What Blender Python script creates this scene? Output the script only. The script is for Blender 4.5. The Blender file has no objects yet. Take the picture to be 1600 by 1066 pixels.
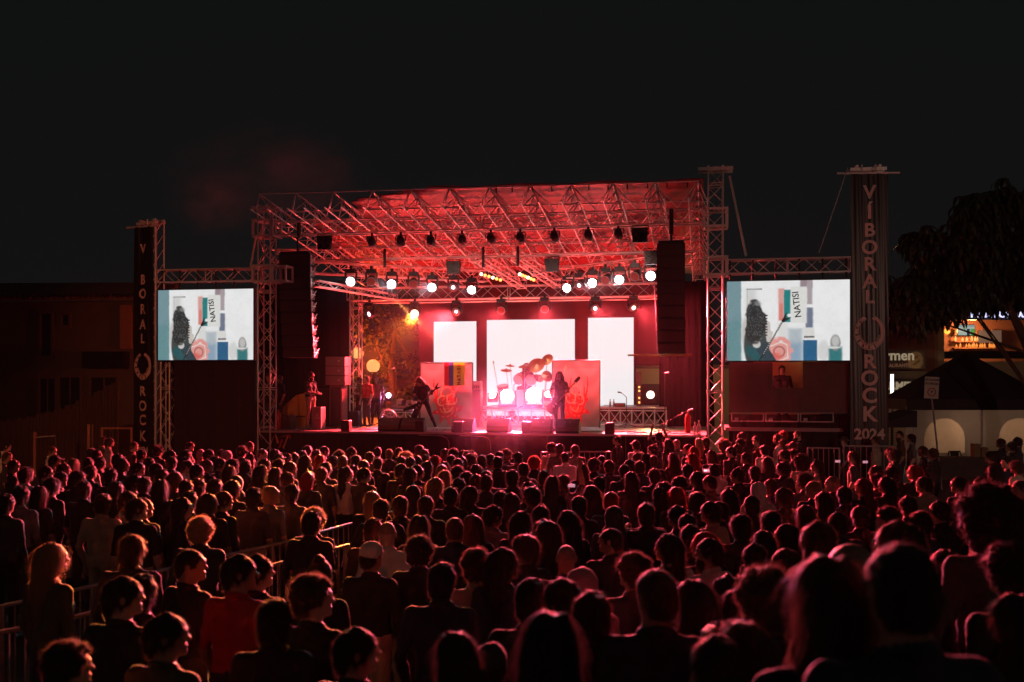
import bpy, math, random
import numpy as np
from math import radians, sin, cos, pi, atan2, sqrt
from mathutils import Vector, Matrix, Quaternion
random.seed(7)
rng = np.random.RandomState(7)
sc = bpy.context.scene
col = sc.collection

# ---------------------------------------------------------------- camera
F = 1556.0; CZ = 3.32; HY = 590.0          # focal length in photo pixels, eye height, horizon row
cam = bpy.data.cameras.new('camera'); cam_o = bpy.data.objects.new('camera', cam); col.objects.link(cam_o)
cam.lens = 35.0; cam.sensor_width = 36.0
cam.shift_y = (HY - 533.0) / 1600.0
cam_o.location = (0, 0, CZ); cam_o.rotation_euler = (radians(90), 0, 0)
cam.clip_start = 0.1; cam.clip_end = 600
cam.dof.use_dof = True; cam.dof.focus_distance = 26.0; cam.dof.aperture_fstop = 2.0
sc.camera = cam_o
# ---------------------------------------------------------------- night sky
w = bpy.data.worlds.new('World'); sc.world = w; w.use_nodes = True
nt = w.node_tree; bg = nt.nodes['Background']
tc = nt.nodes.new('ShaderNodeTexCoord'); sp = nt.nodes.new('ShaderNodeSeparateXYZ'); rp = nt.nodes.new('ShaderNodeValToRGB')
nt.links.new(tc.outputs['Generated'], sp.inputs[0]); nt.links.new(sp.outputs['Z'], rp.inputs[0])
rp.color_ramp.elements[0].position = 0.0; rp.color_ramp.elements[0].color = (0.0054, 0.0056, 0.0057, 1)
rp.color_ramp.elements[1].position = 0.6; rp.color_ramp.elements[1].color = (0.0042, 0.0054, 0.0055, 1)
nt.links.new(rp.outputs[0], bg.inputs[0]); bg.inputs[1].default_value = 1.0
sc.view_settings.view_transform = 'Standard'; sc.view_settings.look = 'None'
sc.view_settings.exposure = 0.0; sc.view_settings.gamma = 1.0
sc.render.engine = 'CYCLES'
sc.cycles.max_bounces = 5; sc.cycles.diffuse_bounces = 1; sc.cycles.glossy_bounces = 2
sc.cycles.transmission_bounces = 3; sc.cycles.volume_bounces = 0; sc.cycles.transparent_max_bounces = 10
sc.cycles.sample_clamp_indirect = 3.0
sc.cycles.use_denoising = True

# ---------------------------------------------------------------- frames of reference
ANG = radians(11.0)
Tx, Ty = cos(ANG), -sin(ANG)
Nx, Ny = sin(ANG), cos(ANG)
OX, OY = -1.12, 29.2
FL = 1.70                                   # stage floor height
def S(u, v, w=0.0): return Vector((OX + u*Tx + v*Nx, OY + u*Ty + v*Ny, FL + w))
def at(px, py, d): return Vector(((px-800)/F*d, d, CZ - (py-HY)/F*d))
def UV(px, py, v):
    dx = (px-800)/F
    d = (v + OX*Nx + OY*Ny) / (dx*Nx + Ny)
    p = at(px, py, d)
    return (p.x-OX)*Tx + (p.y-OY)*Ty, p.z - FL
def SP(px, py, v):
    u, w_ = UV(px, py, v); return S(u, v, w_)
def ground(y, x=0.0):
    g = float(np.interp(y, [0, 2.5, 3.5, 5, 6.5, 8.7, 12, 16, 21], [1.0, .90, .75, .50, .33, .17, .13, .07, 0.0]))
    return g*float(np.interp(x, [-3.5, -.5], [.55, 1.0]))

# ---------------------------------------------------------------- tagging
def link(o, parent=None):
    col.objects.link(o)
    if parent is not None: o.parent = parent
    return o
def tag(o, label, cat, group=None, kind=None):
    o['label'] = label; o['category'] = cat
    if group: o['group'] = group
    if kind: o['kind'] = kind
    return o
def thing(name, label, cat, loc=(0, 0, 0), rotz=0.0, group=None, kind=None):
    o = bpy.data.objects.new(name, None); o.empty_display_size = .2
    link(o); o.location = loc; o.rotation_euler = (0, 0, rotz)
    return tag(o, label, cat, group, kind)
def sthing(name, label, cat, u, v, w_=0.0, group=None, rot=0.0):
    return thing(name, label, cat, S(u, v, w_), -ANG + rot, group)

# ---------------------------------------------------------------- materials
def mat(name, c=(.5, .5, .5), rough=.7, metal=0.0, var=.25, scale=6.0, bump=0.0, spec=.5, sheen=0.0, trans=0.0, c2=None, stretch=None, alpha=None):
    m = bpy.data.materials.new(name); m.use_nodes = True
    n = m.node_tree.nodes; l = m.node_tree.links; b = n['Principled BSDF']
    b.inputs['Roughness'].default_value = rough; b.inputs['Metallic'].default_value = metal
    b.inputs['Specular IOR Level'].default_value = spec
    if sheen: b.inputs['Sheen Weight'].default_value = sheen; b.inputs['Sheen Roughness'].default_value = .35; b.inputs['Sheen Tint'].default_value = (.8, .75, .7, 1)
    t = n.new('ShaderNodeTexCoord'); mp = n.new('ShaderNodeMapping'); l.new(t.outputs['Object'], mp.inputs[0])
    if stretch: mp.inputs['Scale'].default_value = stretch
    no = n.new('ShaderNodeTexNoise'); no.inputs['Scale'].default_value = scale; no.inputs['Detail'].default_value = 4
    l.new(mp.outputs[0], no.inputs[0])
    mx = n.new('ShaderNodeMix'); mx.data_type = 'RGBA'
    a = tuple(x*(1-var) for x in c)+(1,); d = tuple(min(1, x*(1+var)) for x in (c2 or c))+(1,)
    mx.inputs[6].default_value = a; mx.inputs[7].default_value = d
    l.new(no.outputs[0], mx.inputs[0]); l.new(mx.outputs[2], b.inputs['Base Color'])
    if bump:
        bp = n.new('ShaderNodeBump'); bp.inputs['Strength'].default_value = bump; bp.inputs['Distance'].default_value = .02
        l.new(no.outputs[0], bp.inputs['Height']); l.new(bp.outputs[0], b.inputs['Normal'])
    if trans:
        tr = n.new('ShaderNodeBsdfTranslucent'); ms = n.new('ShaderNodeMixShader'); ms.inputs[0].default_value = trans
        l.new(mx.outputs[2], tr.inputs[0]); l.new(b.outputs[0], ms.inputs[1]); l.new(tr.outputs[0], ms.inputs[2])
        l.new(ms.outputs[0], n['Material Output'].inputs[0])
    if alpha is not None: b.inputs['Alpha'].default_value = alpha
    return m
def emis(name, c, s, grid=0):
    m = bpy.data.materials.new(name); m.use_nodes = True
    b = m.node_tree.nodes['Principled BSDF']
    b.inputs['Base Color'].default_value = (.02, .02, .02, 1)
    b.inputs['Emission Color'].default_value = (*c, 1); b.inputs['Emission Strength'].default_value = s
    return m
def vcol(name, emit=0.0, rough=.7, trans=0.0):
    m = bpy.data.materials.new(name); m.use_nodes = True
    n = m.node_tree.nodes; l = m.node_tree.links; b = n['Principled BSDF']
    a = n.new('ShaderNodeVertexColor'); a.layer_name = 'Col'
    if emit:
        b.inputs['Base Color'].default_value = (.01, .01, .01, 1); l.new(a.outputs[0], b.inputs['Emission Color']); b.inputs['Emission Strength'].default_value = emit
    else:
        l.new(a.outputs[0], b.inputs['Base Color'])
        if trans:
            tr = n.new('ShaderNodeBsdfTranslucent'); ms = n.new('ShaderNodeMixShader'); ms.inputs[0].default_value = trans
            l.new(a.outputs[0], tr.inputs[0]); l.new(b.outputs[0], ms.inputs[1]); l.new(tr.outputs[0], ms.inputs[2])
            l.new(ms.outputs[0], n['Material Output'].inputs[0])
    b.inputs['Roughness'].default_value = rough
    return m
M = {}
M['alu'] = mat('truss_aluminium', (.66, .63, .60), .42, .35, .15, 12)
M['galv'] = mat('galvanised_steel', (.30, .29, .28), .45, .5, .2, 10)
M['black'] = mat('black_steel', (.012, .012, .013), .5, .3, .2)
M['blackwood'] = mat('black_painted_plywood', (.014, .013, .014), .65, 0, .3, 20)
M['cloth_black'] = mat('black_drape', (.012, .010, .011), .9, 0, .3, 3, .3, sheen=.2, stretch=(6, 6, .4))
M['floor'] = mat('stage_floor', (.20, .17, .17), .45, 0, .3, 8)
M['edge'] = mat('stage_edge', (.55, .5, .5), .4, .5, .1)
M['tarp'] = mat('red_tarpaulin', (.20, .014, .016), .5, 0, .35, 1.3, .9, c2=(.26, .03, .035), trans=.12)
M['backdrop'] = mat('dark_backdrop', (.12, .02, .02), .9, 0, .2, 2, .2)
M['led'] = emis('led_white', (.92, .98, 1.0), .84)
M['ledframe'] = M['black']
M['grey'] = mat('grey_metal', (.25, .25, .25), .5, .6)
M['grille'] = mat('speaker_grille', (.03, .028, .026), .6, .3, .3, 60, .3)
M['monitor'] = mat('monitor_grille', (.16, .15, .10), .6, .2, .3, 60, .3)
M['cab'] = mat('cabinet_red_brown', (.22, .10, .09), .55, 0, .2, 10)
M['lens_w'] = emis('lens_white', (.92, .95, 1.0), 14)
M['lens_p'] = emis('lens_pink', (1.0, .75, .9), 12)
M['lens_o'] = emis('lens_orange', (1.0, .78, .55), 4)
M['lens_oo'] = emis('lens_amber', (1.0, .36, .08), 3.0)
M['lens_dim'] = mat('lens_dark', (.30, .06, .05), .15, .2)
M['lens_amb'] = mat('lens_blinder', (.30, .18, .08), .3, .6)
M['globe'] = emis('lamp_globe', (1.0, .38, .12), 1.3)
M['tube'] = emis('tube_light', (1.0, .92, .78), 2.6)
M['asphalt'] = mat('paving', (.09, .08, .075), .85, 0, .35, 4, .3)
M['skin'] = mat('skin', (.36, .20, .14), .5, 0, .12, 9, spec=.45, sheen=.12)
M['skin2'] = mat('skin_fair', (.52, .34, .26), .55, 0, .1, 9, spec=.4)
M['shoe'] = mat('white_shoes', (.65, .63, .6), .6)
M['shoe_d'] = mat('dark_shoes', (.03, .03, .03), .6)
M['jeans'] = mat('dark_jeans', (.03, .034, .05), .85, 0, .3, 30, .2)
M['khaki'] = mat('beige_trousers', (.42, .33, .24), .85, 0, .15, 30, .3)
M['hair_k'] = mat('black_hair', (.022, .015, .013), .62, 0, .3, 30, .5, spec=.35, stretch=(30, 30, 3), sheen=.18)
M['hair_b'] = mat('brown_hair', (.075, .04, .025), .55, 0, .3, 30, .5, spec=.4, stretch=(30, 30, 3), sheen=.18)
M['hair_y'] = mat('fair_hair', (.42, .25, .13), .4, 0, .2, 30, .4, spec=.6, stretch=(30, 30, 3), sheen=.4, trans=.2)
M['hair_r'] = mat('red_dyed_hair', (.40, .04, .03), .4, 0, .2, 30, .4, spec=.6, stretch=(30, 30, 3), sheen=.4, trans=.2)
for _k, _c in (('hair_k', (.11, .08, .065)), ('hair_b', (.18, .115, .08)), ('hair_y', (.50, .34, .20)), ('hair_r', (.45, .08, .05))):
    M['fuzz_'+_k] = mat('stray_'+_k, _c, .5, 0, .2, 30, trans=.65)
M['stubble'] = mat('shaved_scalp', (.27, .16, .118), .6, 0, .2, 40, .1)
SH = {'black': (.016, .015, .016), 'charcoal': (.045, .043, .045), 'grey': (.14, .13, .13), 'navy': (.02, .025, .05), 'olive': (.06, .06, .035),
      'maroon': (.10, .02, .02), 'white': (.60, .56, .52), 'beige': (.42, .33, .25), 'red': (.40, .02, .02), 'brown': (.09, .05, .03), 'pink': (.55, .2, .25), 'mustard': (.40, .22, .05)}
SHM = {k: mat('cloth_'+k, v, .8, 0, .2, 14, .5, sheen=.25) for k, v in SH.items()}

# ---------------------------------------------------------------- mesh building
class MB:
    def __init__(s): s.v = []; s.f = []; s.m = []
    def add(s, vs, fs, mi=0):
        b = len(s.v); s.v += [tuple(x) for x in vs]; s.f += [tuple(i+b for i in f) for f in fs]; s.m += [mi]*len(fs); return s
    def box(s, c, d, mi=0, rz=0.0, R=None):
        hx, hy, hz = d[0]/2, d[1]/2, d[2]/2; c = Vector(c)
        R = R or (Matrix.Rotation(rz, 3, 'Z') if rz else Matrix.Identity(3))
        vs = [c + R @ Vector((x*hx, y*hy, z*hz)) for x in (-1, 1) for y in (-1, 1) for z in (-1, 1)]
        return s.add(vs, [(0, 1, 3, 2), (4, 6, 7, 5), (0, 4, 5, 1), (2, 3, 7, 6), (0, 2, 6, 4), (1, 5, 7, 3)], mi)
    def tube(s, a, b, r, n=8, mi=0, r2=None, cap=True):
        a = Vector(a); b = Vector(b); d = (b-a).normalized(); r2 = r if r2 is None else r2
        x = d.orthogonal().normalized(); y = d.cross(x)
        vs = []
        for i in range(n):
            t = 2*pi*i/n; o = x*cos(t)+y*sin(t); vs += [a+o*r, b+o*r2]
        fs = [(2*i, 2*((i+1) % n), 2*((i+1) % n)+1, 2*i+1) for i in range(n)]
        if cap: fs += [tuple(2*i for i in range(n))[::-1], tuple(2*i+1 for i in range(n))]
        return s.add(vs, fs, mi)
    def path(s, pts, r, n=6, mi=0):
        for i in range(len(pts)-1): s.tube(pts[i], pts[i+1], r, n, mi)
        return s
    def sphere(s, c, r, n=12, mi=0, sq=(1, 1, 1)):
        c = Vector(c); h = n//2; vs = [c+Vector((0, 0, r*sq[2]))]
        for j in range(1, h):
            p = pi*j/h
            for i in range(n):
                t = 2*pi*i/n; vs.append(c+Vector((r*sin(p)*cos(t)*sq[0], r*sin(p)*sin(t)*sq[1], r*cos(p)*sq[2])))
        vs.append(c-Vector((0, 0, r*sq[2]))); fs = []
        for i in range(n): fs.append((0, 1+i, 1+(i+1) % n))
        for j in range(h-2):
            for i in range(n): a = 1+j*n; fs.append((a+i, a+n+i, a+n+(i+1) % n, a+(i+1) % n))
        a = 1+(h-2)*n
        for i in range(n): fs.append((a+i, len(vs)-1, a+(i+1) % n))
        return s.add(vs, fs, mi)
    def prism(s, poly, y0, y1, mi=0):                 # polygon in x,z extruded along y
        n = len(poly); vs = [(x, y0, z) for x, z in poly]+[(x, y1, z) for x, z in poly]
        return s.add(vs, [tuple(range(n)), tuple(range(2*n-1, n-1, -1))]+[(i, n+i, n+(i+1) % n, (i+1) % n) for i in range(n)], mi)
    def prismx(s, poly, x0, x1, mi=0):                # polygon in y,z extruded along x
        n = len(poly); vs = [(x0, y, z) for y, z in poly]+[(x1, y, z) for y, z in poly]
        return s.add(vs, [tuple(range(n)), tuple(range(2*n-1, n-1, -1))]+[(i, n+i, n+(i+1) % n, (i+1) % n) for i in range(n)], mi)
    def lathe(s, prof, n=16, mi=0, M_=None, c=(0, 0, 0)):   # profile (r,z)
        c = Vector(c); vs = []; M_ = M_ or Matrix.Identity(3)
        for r, z in prof:
            for i in range(n): t = 2*pi*i/n; vs.append(c+M_ @ Vector((r*cos(t), r*sin(t), z)))
        fs = [(j*n+i, j*n+(i+1) % n, (j+1)*n+(i+1) % n, (j+1)*n+i) for j in range(len(prof)-1) for i in range(n)]
        return s.add(vs, fs, mi)
    def mesh(s, name, mats, smooth=False):
        me = bpy.data.meshes.new(name); me.from_pydata([tuple(v) for v in s.v], [], s.f)
        for m in (mats if isinstance(mats, (list, tuple)) else [mats]): me.materials.append(m)
        if any(s.m): me.polygons.foreach_set('material_index', s.m)
        if smooth: me.polygons.foreach_set('use_smooth', [True]*len(me.polygons))
        me.update(); return me
    def obj(s, name, mats, parent=None, loc=None, smooth=False):
        o = bpy.data.objects.new(name, s.mesh(name, mats, smooth)); link(o, parent)
        if loc is not None: o.location = loc
        return o
def auto_smooth(o, a=40):
    me = o.data; me.polygons.foreach_set('use_smooth', [True]*len(me.polygons)); me.set_sharp_from_angle(angle=radians(a))
def struct(name, mb, mats, smooth=False, label=None):
    o = mb.obj(name, mats, smooth=smooth); o['kind'] = 'structure'
    if label: o['label'] = label
    return o
_tubes = {}
def ptube(parent, name, a, b, r, m, n=8):
    k = (m.name, n)
    if k not in _tubes: _tubes[k] = MB().tube((0, 0, 0), (0, 0, 1), 1, n).mesh('tube_'+m.name, m); _tubes[k].polygons.foreach_set('use_smooth', [len(p.vertices) == 4 for p in _tubes[k].polygons])
    o = bpy.data.objects.new(name, _tubes[k]); link(o, parent)
    a = Vector(a); b = Vector(b); d = b-a
    o.location = a; o.rotation_mode = 'QUATERNION'; o.rotation_quaternion = d.to_track_quat('Z', 'Y'); o.scale = (r, r, d.length)
    return o
def copy_tree(o, parent=None):
    c = o.copy(); col.objects.link(c); c.parent = parent
    for ch in o.children: copy_tree(ch, c)
    return c
def raster(name, w_, h_, nx, ny, fn, m, parent, bend=None):
    """flat print: every small cell of the sheet gets its printed colour"""
    vs = []
    for j in range(ny+1):
        for i in range(nx+1):
            x = (i/nx-.5)*w_; z = (j/ny-.5)*h_; vs.append((x, bend(x, z) if bend else 0, z))
    fs = [(j*(nx+1)+i, j*(nx+1)+i+1, (j+1)*(nx+1)+i+1, (j+1)*(nx+1)+i) for j in range(ny) for i in range(nx)]
    me = bpy.data.meshes.new(name); me.from_pydata(vs, [], fs); me.materials.append(m)
    X, Y = np.meshgrid((np.arange(nx)+.5)/nx, (np.arange(ny)+.5)/ny)
    C = fn(X, Y).reshape(-1, 3); C = np.concatenate([C, np.ones((len(C), 1))], 1)
    ca = me.color_attributes.new('Col', 'FLOAT_COLOR', 'CORNER')
    ca.data.foreach_set('color', np.repeat(C, 4, 0).astype(np.float32).ravel())
    o = bpy.data.objects.new(name, me); link(o, parent); return o
def vnoise(P, s, seed=0):
    Q = P*s+seed*17.3; I = np.floor(Q).astype(np.int64); f = Q-I; f = f*f*(3-2*f); r = 0
    for dx in (0, 1):
        for dy in (0, 1):
            for dz in (0, 1):
                h = (I[..., 0]+dx)*73856093 ^ (I[..., 1]+dy)*19349663 ^ (I[..., 2]+dz)*83492791
                h = ((h ^ (h >> 13))*1274126177) & 0xFFFF
                r = r+(h/65535.)*(f[..., 0] if dx else 1-f[..., 0])*(f[..., 1] if dy else 1-f[..., 1])*(f[..., 2] if dz else 1-f[..., 2])
    return r
def text(s, size, m, parent, loc, name='letter', bold=0.0, rot=(pi/2, 0, 0), ext=.004, align='CENTER', sx=1.0):
    cu = bpy.data.curves.new(name, 'FONT'); cu.body = s; cu.size = size; cu.offset = bold; cu.extrude = ext
    cu.align_x = align; cu.align_y = 'CENTER'; cu.resolution_u = 3
    t = bpy.data.objects.new('tmp', cu); col.objects.link(t)
    dg = bpy.context.evaluated_depsgraph_get(); me = bpy.data.meshes.new_from_object(t.evaluated_get(dg))
    bpy.data.objects.remove(t); bpy.data.curves.remove(cu)
    me.materials.clear(); me.materials.append(m)
    o = bpy.data.objects.new(name, me); link(o, parent); o.location = loc; o.rotation_euler = rot; o.scale = (sx, 1, 1)
    return o
def lamp(kind, parent, loc, energy, c, name='lamp_light', size=.15, aim=None, angle=60, blend=.5):
    L = bpy.data.lights.new(name, kind); L.energy = energy; L.color = c
    if kind == 'SPOT': L.spot_size = radians(angle); L.spot_blend = blend; L.shadow_soft_size = size
    elif kind == 'POINT': L.shadow_soft_size = size
    elif kind == 'AREA': L.size = size
    o = bpy.data.objects.new(name, L); col.objects.link(o)
    if parent: o.parent = parent
    o.location = loc
    if aim is not None: o.rotation_mode = 'QUATERNION'; o.rotation_quaternion = Vector(aim).to_track_quat('-Z', 'Y')
    return o
# lamp powers (watts) and air density, kept together for tuning
PW_W, PW_BEAM, PW_OR, PW_RED, PW_FL, PW_UP, PW_GL, PW_STREET, HAZE = 900, 120000, 150000, 64000, 9000, 2500, 3000, 120, .00004
PW_PAR, PW_FLOOD, SHAZE = 260, 2400, .0006
# ================================================================ setting: ground
mb = MB(); ys = [-30, 0, 1.2, 2.5, 3.5, 5, 6.5, 8.7, 12, 16, 21, 60, 140]; xs = [-90, -30, -10, -3.5, -2, -.5, 10, 30, 90]
vs = [(x, y, ground(y, x)) for y in ys for x in xs]
nxs = len(xs); mb.add(vs, [(j*nxs+i, j*nxs+i+1, (j+1)*nxs+i+1, (j+1)*nxs+i) for j in range(len(ys)-1) for i in range(nxs-1)])
struct('ground', mb, M['asphalt'], True, 'dark paved square sloping gently down to the stage')

# ================================================================ trusses
def truss(name, label, p0, p1, s=.4, seg=.42, mat_=None, r=.024, rb=.012, up=None, cat='truss', group=None, indiv=True, parent=None):
    mat_ = mat_ or M['alu']; p0 = Vector(p0); p1 = Vector(p1); X = (p1-p0).normalized(); L = (p1-p0).length
    up = Vector(up) if up else (Vector((0, 0, 1)) if abs(X.z) < .9 else Vector((Nx, Ny, 0)))
    Y = up.cross(X).normalized(); Z = X.cross(Y)
    R = Matrix((X, Y, Z)).transposed()
    t = thing(name, label, cat, p0, 0, group); t.rotation_mode = 'QUATERNION'; t.rotation_quaternion = R.to_quaternion()
    h = s/2; cs = [(-h, -h), (h, -h), (h, h), (-h, h)]
    for a, b in cs: ptube(t, 'chord', (0, a, b), (L, a, b), r, mat_)
    n = max(2, round(L/seg)); dx = L/n; mb = MB()
    for k in range(4):
        a = cs[k]; b = cs[(k+1) % 4]
        for i in range(n):
            A, B = (a, b) if (i+k) % 2 == 0 else (b, a)
            q0 = (i*dx, *A); q1 = ((i+1)*dx, *B)
            if indiv and k in (0, 3): ptube(t, 'brace', q0, q1, rb, mat_, 6)
            else: mb.tube(q0, q1, rb, 5)
        for e in (0.01, L/2, L-.01):
            mb.tube((e, *a), (e, *b), rb*1.3, 6)
    o = mb.obj('lattice', mat_, t, smooth=True)
    return t
def tri_truss(name, label, p0, p1, h=.45, wd=.5, seg=.75, group=None, up=(0, 0, 1)):
    p0 = Vector(p0); p1 = Vector(p1); X = (p1-p0).normalized(); L = (p1-p0).length
    Y = Vector(up).cross(X).normalized(); Z = X.cross(Y); R = Matrix((X, Y, Z)).transposed()
    t = thing(name, label, 'truss', p0, 0, group); t.rotation_mode = 'QUATERNION'; t.rotation_quaternion = R.to_quaternion()
    top = (0, 0); b1 = (-wd/2, -h); b2 = (wd/2, -h)
    for a, b in (top, b1, b2): ptube(t, 'chord', (0, a, b), (L, a, b), .022, M['alu'])
    n = max(2, round(L/seg)); dx = L/n; mb = MB()
    for i in range(n):
        for b in (b1, b2):
            mb.tube((i*dx, *top), ((i+.5)*dx, *b), .013, 6); mb.tube(((i+.5)*dx, *b), ((i+1)*dx, *top), .013, 6)
        mb.tube(((i+.5)*dx, *b1), ((i+.5)*dx, *b2), .012, 6)
    mb.obj('lattice', M['alu'], t, smooth=True)
    return t
def W(u, v, w_): return S(u, v, w_)

uL, _ = UV(402, 674, 0); uR, _ = UV(1104, 679, 0)
# ---- stage
mb = MB(); mb.box((0, 5, -.06), (uR-uL, 10, .12)); o = mb.obj('stage_deck', M['floor']); o.location = S((uL+uR)/2, 0, 0); o.rotation_euler = (0, 0, -ANG)
tag(o, 'wide concert stage deck with grey floor and bright front lip', 'stage')
e = MB().box((0, -.012, -.03), (uR-uL, .02, .05)).obj('front_lip', M['edge'], o)
for k in range(6):
    x = (k-2.5)*(uR-uL)/6; mbs = MB(); w2 = (uR-uL)/6-.012; n = 26
    vs = []
    for j in (0, 1):
        for i in range(n+1): vs.append((x-w2/2+w2*i/n, -.05-.012*sin(i*2.1+k)-.01*sin(i*.9), -.065 if j == 0 else -FL+.0))
    mbs.add(vs, [(i, n+1+i, n+2+i, i+1) for i in range(n)]); mbs.obj('skirt_panel', M['cloth_black'], o, smooth=True)
# white-edged flaps hanging over the skirt
for px in (695, 760):
    u, _ = UV(px, 680, -.1)
    f = thing('cable_loop', 'pale cable drooping over the black stage skirt %s' % ('below the left floor monitors' if px == 695 else 'in front of the drum riser'), 'cable', S(u, -.1, -.1), -ANG)
    pts = [(-.8, 0, .02), (-.1, 0, .0), (.05, 0, -.05), (.12, 0, -.15), (.13, 0, -.42)]
    MB().path(pts, .012).obj('cable', M['edge'], f)
# pennant mark on the skirt
pm_o = thing('skirt_emblem', 'orange and red angular V emblem fixed on the black stage skirt', 'emblem', S(*[UV(441, 690, -.12)[0], -.1], UV(441, 690, -.12)[1]), -ANG)
Eo = mat('emblem_orange', (.75, .28, .12), .7); Er = mat('emblem_red', (.45, .02, .03), .7)
def q(pts, m, nm, dy):
    sc_ = .0195; MB().prism([((x-441)*sc_, -(y-690.5)*sc_) for x, y in pts], dy, dy+.004).obj(nm, m, pm_o)
q([(428, 678), (430, 680), (435, 691), (433.5, 695), (431, 692)], Eo, 'stroke', 0)
q([(448.5, 682), (451, 682), (443, 703), (441, 699)], Eo, 'stroke', 0)
q([(439, 687), (442, 688), (437, 701), (434, 701)], Er, 'stroke', -.006)
q([(435, 684.5), (449, 680), (453.5, 679), (455, 684), (453.5, 687), (451, 682), (444, 682.5)], Er, 'stroke', -.012)

# ---- roof
lu0, lw0 = UV(405, 303, -1.5); lu1, lw1 = UV(1091, 283, -1.5)
lw = (lw0+lw1)/2; SL = .135
def roofw(v, u=None):
    f = 0 if u is None else (u-lu0)/(lu1-lu0)
    return (lw0+(lw1-lw0)*f) - SL*(v+1.5)
nx, ny = 48, 40; vs = []
ruL = UV(560, 300, -1.5)[0]
for j in range(ny+1):
    for i in range(nx+1):
        f = i/nx; v = -1.5+10.6*j/ny
        ul = lu0 + .0 + max(0, (4-(v+1.5)*.0))*0; u = ul+(lu1-lu0+.15)*f
        bay = (f*11) % 1; sag = -.10*sin(pi*bay)*sin(pi*min(1, j/ny*1.0))-.02*sin(j*1.3+i*.7)
        cut = .55*max(0, 1-f*2.8)*(1-(j/ny))                       # the cloth hangs back from the front lip on the left
        vs.append(Vector(S(u, v, roofw(v, u)+.06-sag-.0)))
fs = []
for j in range(ny):
    for i in range(nx):
        f = i/nx
        if j/ny < .30 and f < .20-.2*j/ny*1.0: continue
        if j < 6*max(0, (1-f*2.6)): continue
        fs.append((j*(nx+1)+i, j*(nx+1)+i+1, (j+1)*(nx+1)+i+1, (j+1)*(nx+1)+i))
mb = MB(); mb.add(vs, fs); o = mb.obj('roof_canopy', M['tarp'], smooth=True)
sd = o.modifiers.new('thick', 'SOLIDIFY'); sd.thickness = .01
tag(o, 'red tarpaulin roof stretched over the lattice rafters of the stage', 'stage roof')
nr = 12
for k in range(nr):
    u = lu0+(lu1-lu0)*k/(nr-1)
    tri_truss('roof_rafter', 'triangular roof rafter truss, %s counted from the left edge of the stage roof' % ['first', 'second', 'third', 'fourth', 'fifth', 'sixth', 'seventh', 'eighth', 'ninth', 'tenth', 'eleventh', 'twelfth'][k],
              S(u, -1.5, roofw(-1.5, u)), S(u, 9.0, roofw(9, u)), group='rafters under the stage roof')
# W bracing between rafters (purlins)
for k, v in enumerate((-1.5, 0.2, 2.0, 3.8, 5.6, 7.4)):
    t = thing('roof_purlin', 'horizontal purlin tube %s under the red roof' % ['at the very front edge', 'just behind the front edge', 'third from the front edge', 'fourth from the front edge', 'fifth from the front edge', 'nearest the back edge'][k], 'purlin', S(0, v, 0), -ANG, 'purlins under the stage roof')
    ptube(t, 'tube', (lu0, 0, roofw(v, lu0)), (lu1, 0, roofw(v, lu1)), .02, M['alu'])
    mb = MB()
    for i in range(nr-1):
        a = lu0+(lu1-lu0)*i/(nr-1); b = lu0+(lu1-lu0)*(i+1)/(nr-1); m_ = (a+b)/2
        if v < 7: mb.tube((a, 0, roofw(v, a)), (m_, .9, roofw(v+.9, m_)-.42), .014, 6); mb.tube((m_, .9, roofw(v+.9, m_)-.42), (b, 0, roofw(v, b)), .014, 6)
    if mb.v: mb.obj('cross_brace', M['alu'], t, smooth=True)
    if k == 0:
        for px in (775, 800, 832, 862, 892, 920, 950, 980, 1012, 1042, 1074):
            u, w_ = UV(px, 290, v); MB().box((u, .04, roofw(v, u)-.09), (.03, .03, .14)).obj('clip', M['black'], t)

# ---- main trusses across the stage
tL = UV(417, 360, -.1)[0]; tR = UV(1118, 340, -.1)[0]
truss('front_truss', 'long front truss spanning between the two stage towers under the roof', S(tL+.3, 0, 6.14), S(tR-.3, 0, 6.14), .4, .44)
a0 = UV(478, 400, 3)[0]; a1 = UV(1062, 392, 3)[0]
truss('middle_truss', 'second truss behind the front truss carrying blinders', S(a0-1.2, 3, 5.72), S(a1+.5, 3, 5.72), .4, .44)
b0 = UV(545, 450, 7)[0]; b1 = UV(1062, 450, 7)[0]
truss('rear_truss', 'low rear truss above the white LED panels', S(b0, 7, 4.72), S(b1, 7, 4.72), .45, .5)
c0 = UV(520, 430, 2.2)[0]; c1 = UV(760, 430, 6.2)[0]; c2 = UV(862, 430, 6.2)[0]; c3 = UV(1060, 430, 2.2)[0]
truss('slanted_truss', 'angled truss running back from the left side with white moving lights', S(c0-.9, 2.2, 5.22), S(c1, 6.2, 5.22), .38, .45)
truss('slanted_truss', 'angled truss running back from the right side with white moving lights', S(c2, 6.2, 5.22), S(c3+.3, 2.2, 5.22), .38, .45)
d0 = UV(490, 440, .6)[0]
truss('side_truss', 'short side truss running back beside the left line array', S(d0, .8, 4.55), S(d0+.6, 7, 4.6), .18, .5)
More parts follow.
